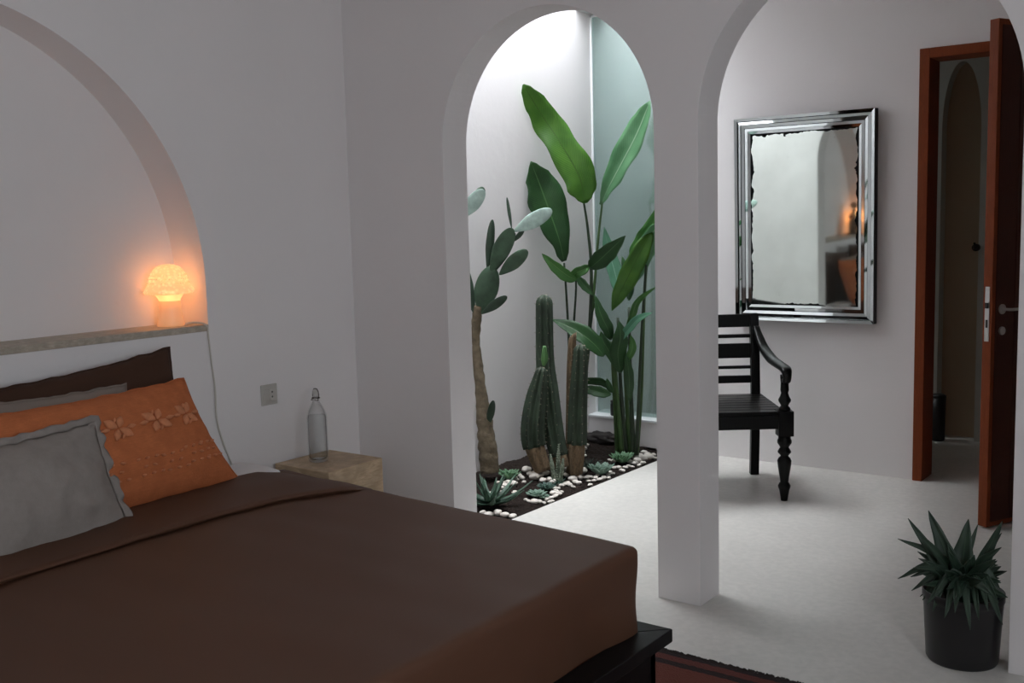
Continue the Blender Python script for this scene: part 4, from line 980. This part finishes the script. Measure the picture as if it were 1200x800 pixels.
for label, grp, pts in clusters:
    placed = []
    for px, py, r in pts:
        p = on_soil(px, py)
        s = r * sc_at(p) * 1.05
        p.x = min(p.x, GX1 - s - .004); p.x = max(p.x, GX0 + s + .004)
        for _ in range(6):
            for q, sq in placed:
                d = Vector((p.x - q.x, p.y - q.y, 0)); mn = (s + sq) * .80
                if 1e-5 < d.length < mn:
                    d = d.normalized() * (mn - d.length); p.x = min(p.x + d.x, GX1 - s - .004); p.y += d.y
        placed.append((p.copy(), s))
        o = bpy.data.objects.new('pebble', PM[random.randrange(6)]); C.objects.link(o)
        o.location = (p.x, p.y, zs(p.x, p.y) + s * .38); o.scale = (s, s, s * random.uniform(.8, 1.05)); o.rotation_euler = (random.uniform(-.2, .2), random.uniform(-.2, .2), random.uniform(0, 6))
        tag(o, label, 'pebble', grp)

# jar behind the glass
jp = at(722, 484, y=YB + .047); jz = SILL
jar = thing('dark_jar', 'black jar standing on the white sill behind of the green clump', 'jar', (jp.x, YB + .047, SILL + .0145))
bm = lathe(BM(), [(.001, 0), (.034, 0), (.037, .005), (.037, .072), (.033, .080), (.032, .084)], 30, cap=False); obj('body', bm, 'black_plastic', jar, smooth=True)
bm = lathe(BM(), [(.0325, .082), (.035, .083), (.035, .096), (.001, .098)], 30, cap=False); obj('lid', bm, 'black_plastic', jar, smooth=True)
# things seen dimly through the doorway
bp_ = at(1098, 508, z=0)
bn = thing('waste_bin', 'slim black bin on the bathroom floor seen through the doorway', 'bin', (1.665, BY - .075, 0))
bm = lathe(BM(), [(.001, 0), (.038, 0), (.042, .01), (.046, .27), (.044, .27), (.04, .012), (.001, .01)], 24, cap=False); obj('body', bm, 'black_plastic', bn, smooth=True)
bm = lathe(BM(), [(.047, .27), (.047, .283), (.03, .292), (.001, .294)], 24, cap=False); obj('lid', bm, 'black_plastic', bn, smooth=True)
vp = at(1140, 290, y=BY - .01)
vv = thing('shower_valve', 'dark wall tap seen between the door edge and the arched recess', 'tap', (vp.x + .02, BY, vp.z))
bm = BM(); tube(bm, [Vector((0, 0, 0)), Vector((0, -.03, 0))], .022, 18); obj('base', bm, 'bronze', vv)
bm = BM(); tube(bm, [Vector((0, -.02, 0)), Vector((0, -.05, 0)), Vector((0, -.06, .03))], .007, 10); obj('lever', bm, 'bronze', vv)

# ------------------------------------------------------------------ POTTED PLANT
pc = at(1127, 771, z=0); pc.z = 0
pot = thing('potted_plant', 'dark green spiky plant in a black plastic pot beside the right archway', 'plant', pc)
PR = 39.5 * .00302
bm = lathe(BM(), [(.001, .001), (PR * .86, 0), (PR * .9, .008), (PR * .985, .19), (PR, .2), (PR * 1.02, .203), (PR * 1.02, .225), (PR * .985, .226), (PR * .95, .2), (PR * .85, .02), (.001, .018)], 48, cap=False)
obj('pot', bm, 'black_plastic', pot, smooth=True)
bm = BM(); 
for k in range(0, 1): lathe(bm, [(.001, .195), (PR * .93, .19)], 40, cap=False)
obj('potting_soil', bm, 'soil', pot)
PL = [ # tip px, width px, depth offset y, mid lift px
 ((1088, 598), 20, -.02, 0), ((1064, 607), 14, -.03, 4), ((1052, 631), 11, -.05, -8), ((1135, 608), 22, .03, 0), ((1146, 614), 10, .08, 2), ((1175, 610), 15, .02, 2), ((1174, 624), 11, .06, -2),
 ((1074, 622), 13, -.1, 3), ((1081, 655), 12, -.12, 2), ((1052, 678), 12, -.05, -8), ((1070, 665), 12, -.16, -6), ((1068, 692), 12, -.08, -5), ((1086, 708), 13, -.16, -6), ((1078, 699), 10, -.05, -4),
 ((1180, 642), 13, -.03, -4), ((1183, 664), 12, .03, -6), ((1181, 684), 13, -.02, -4), ((1167, 655), 14, -.10, 0), ((1175, 732), 13, -.12, -10), ((1180, 697), 13, -.05, -6), ((1181, 700), 13, -.10, -2),
 ((1081, 703), 15, -.08, -8), ((1093, 716), 14, -.12, -10), ((1107, 724), 14, -.15, -12), ((1119, 718), 14, -.16, -12), ((1147, 726), 14, -.15, -12), ((1158, 716), 14, -.13, -10), ((1170, 706), 14, -.1, -8), ((1082, 684), 15, -.02, -6), ((1172, 690), 14, 0, -6),
 ((1122, 637), 9, .1, 0), ((1130, 672), 20, -.14, 0), ((1152, 680), 16, -.16, 0), ((1108, 668), 18, -.14, 0), ((1094, 700), 14, -.15, -8), ((1137, 738), 13, -.17, -14), ((1096, 645), 12, .05, 2), ((1161, 640), 12, .08, 0),
 ((1100, 630), 14, .06, 2), ((1150, 655), 12, .05, 0), ((1120, 655), 18, -.04, 0), ((1142, 650), 18, -.04, 0), ((1110, 690), 16, -.17, -6), ((1162, 697), 15, -.16, -6), ((1125, 700), 16, -.18, -8)]
random.seed(14)
for k in range(34):
    a = 2.4 * k; el = .25 + 1.1 * (k / 34) ; L = random.uniform(.15, .22)
    q = pc + Vector((math.cos(a) * math.cos(el), math.sin(a) * math.cos(el), 0)) * L; d_ = q - CAM; d_.z = pc.z + .19 + L * math.sin(el) * .9 - CAM.z
    PL.append(((600 + FPX * d_.dot(RT) / d_.dot(FW), 400 - FPX * d_.dot(UP) / d_.dot(FW)), 13, q.y - pc.y, 0))
random.seed(4)
for (tx, ty), wpx, dy, ml in PL:
    b = pc + Vector((random.uniform(-.02, .02), random.uniform(-.02, .02), .19)); tip = at(tx, ty, y=pc.y + dy)
    if tip.x > 2.72:      # keep clear of the pier
        if tip.y > -.02: tip.x = 2.72
        if tip.y > .0 and dy > .0: tip.x = 2.70
    # arc: leaves rise first, then lean out
    mid = b.lerp(tip, .5) + Vector((0, 0, .03 + .0012 * -ml * 2)); q1 = b.lerp(tip, .25) + Vector((0, 0, .022))
    if tip.z < b.z + .06: mid.z += .035; q1.z += .02
    leaf('leaf', pot, [b, q1, mid, tip], wpx * .0030 * 1.4, 'pot_leaf', random.uniform(-.5, .5), .45, n=15, prof=lambda t: (.7 + 1.0 * t if t < .3 else 1) * (1 - t ** 1.7) ** .8, off=-pot.location, thick=.0018, across=4)
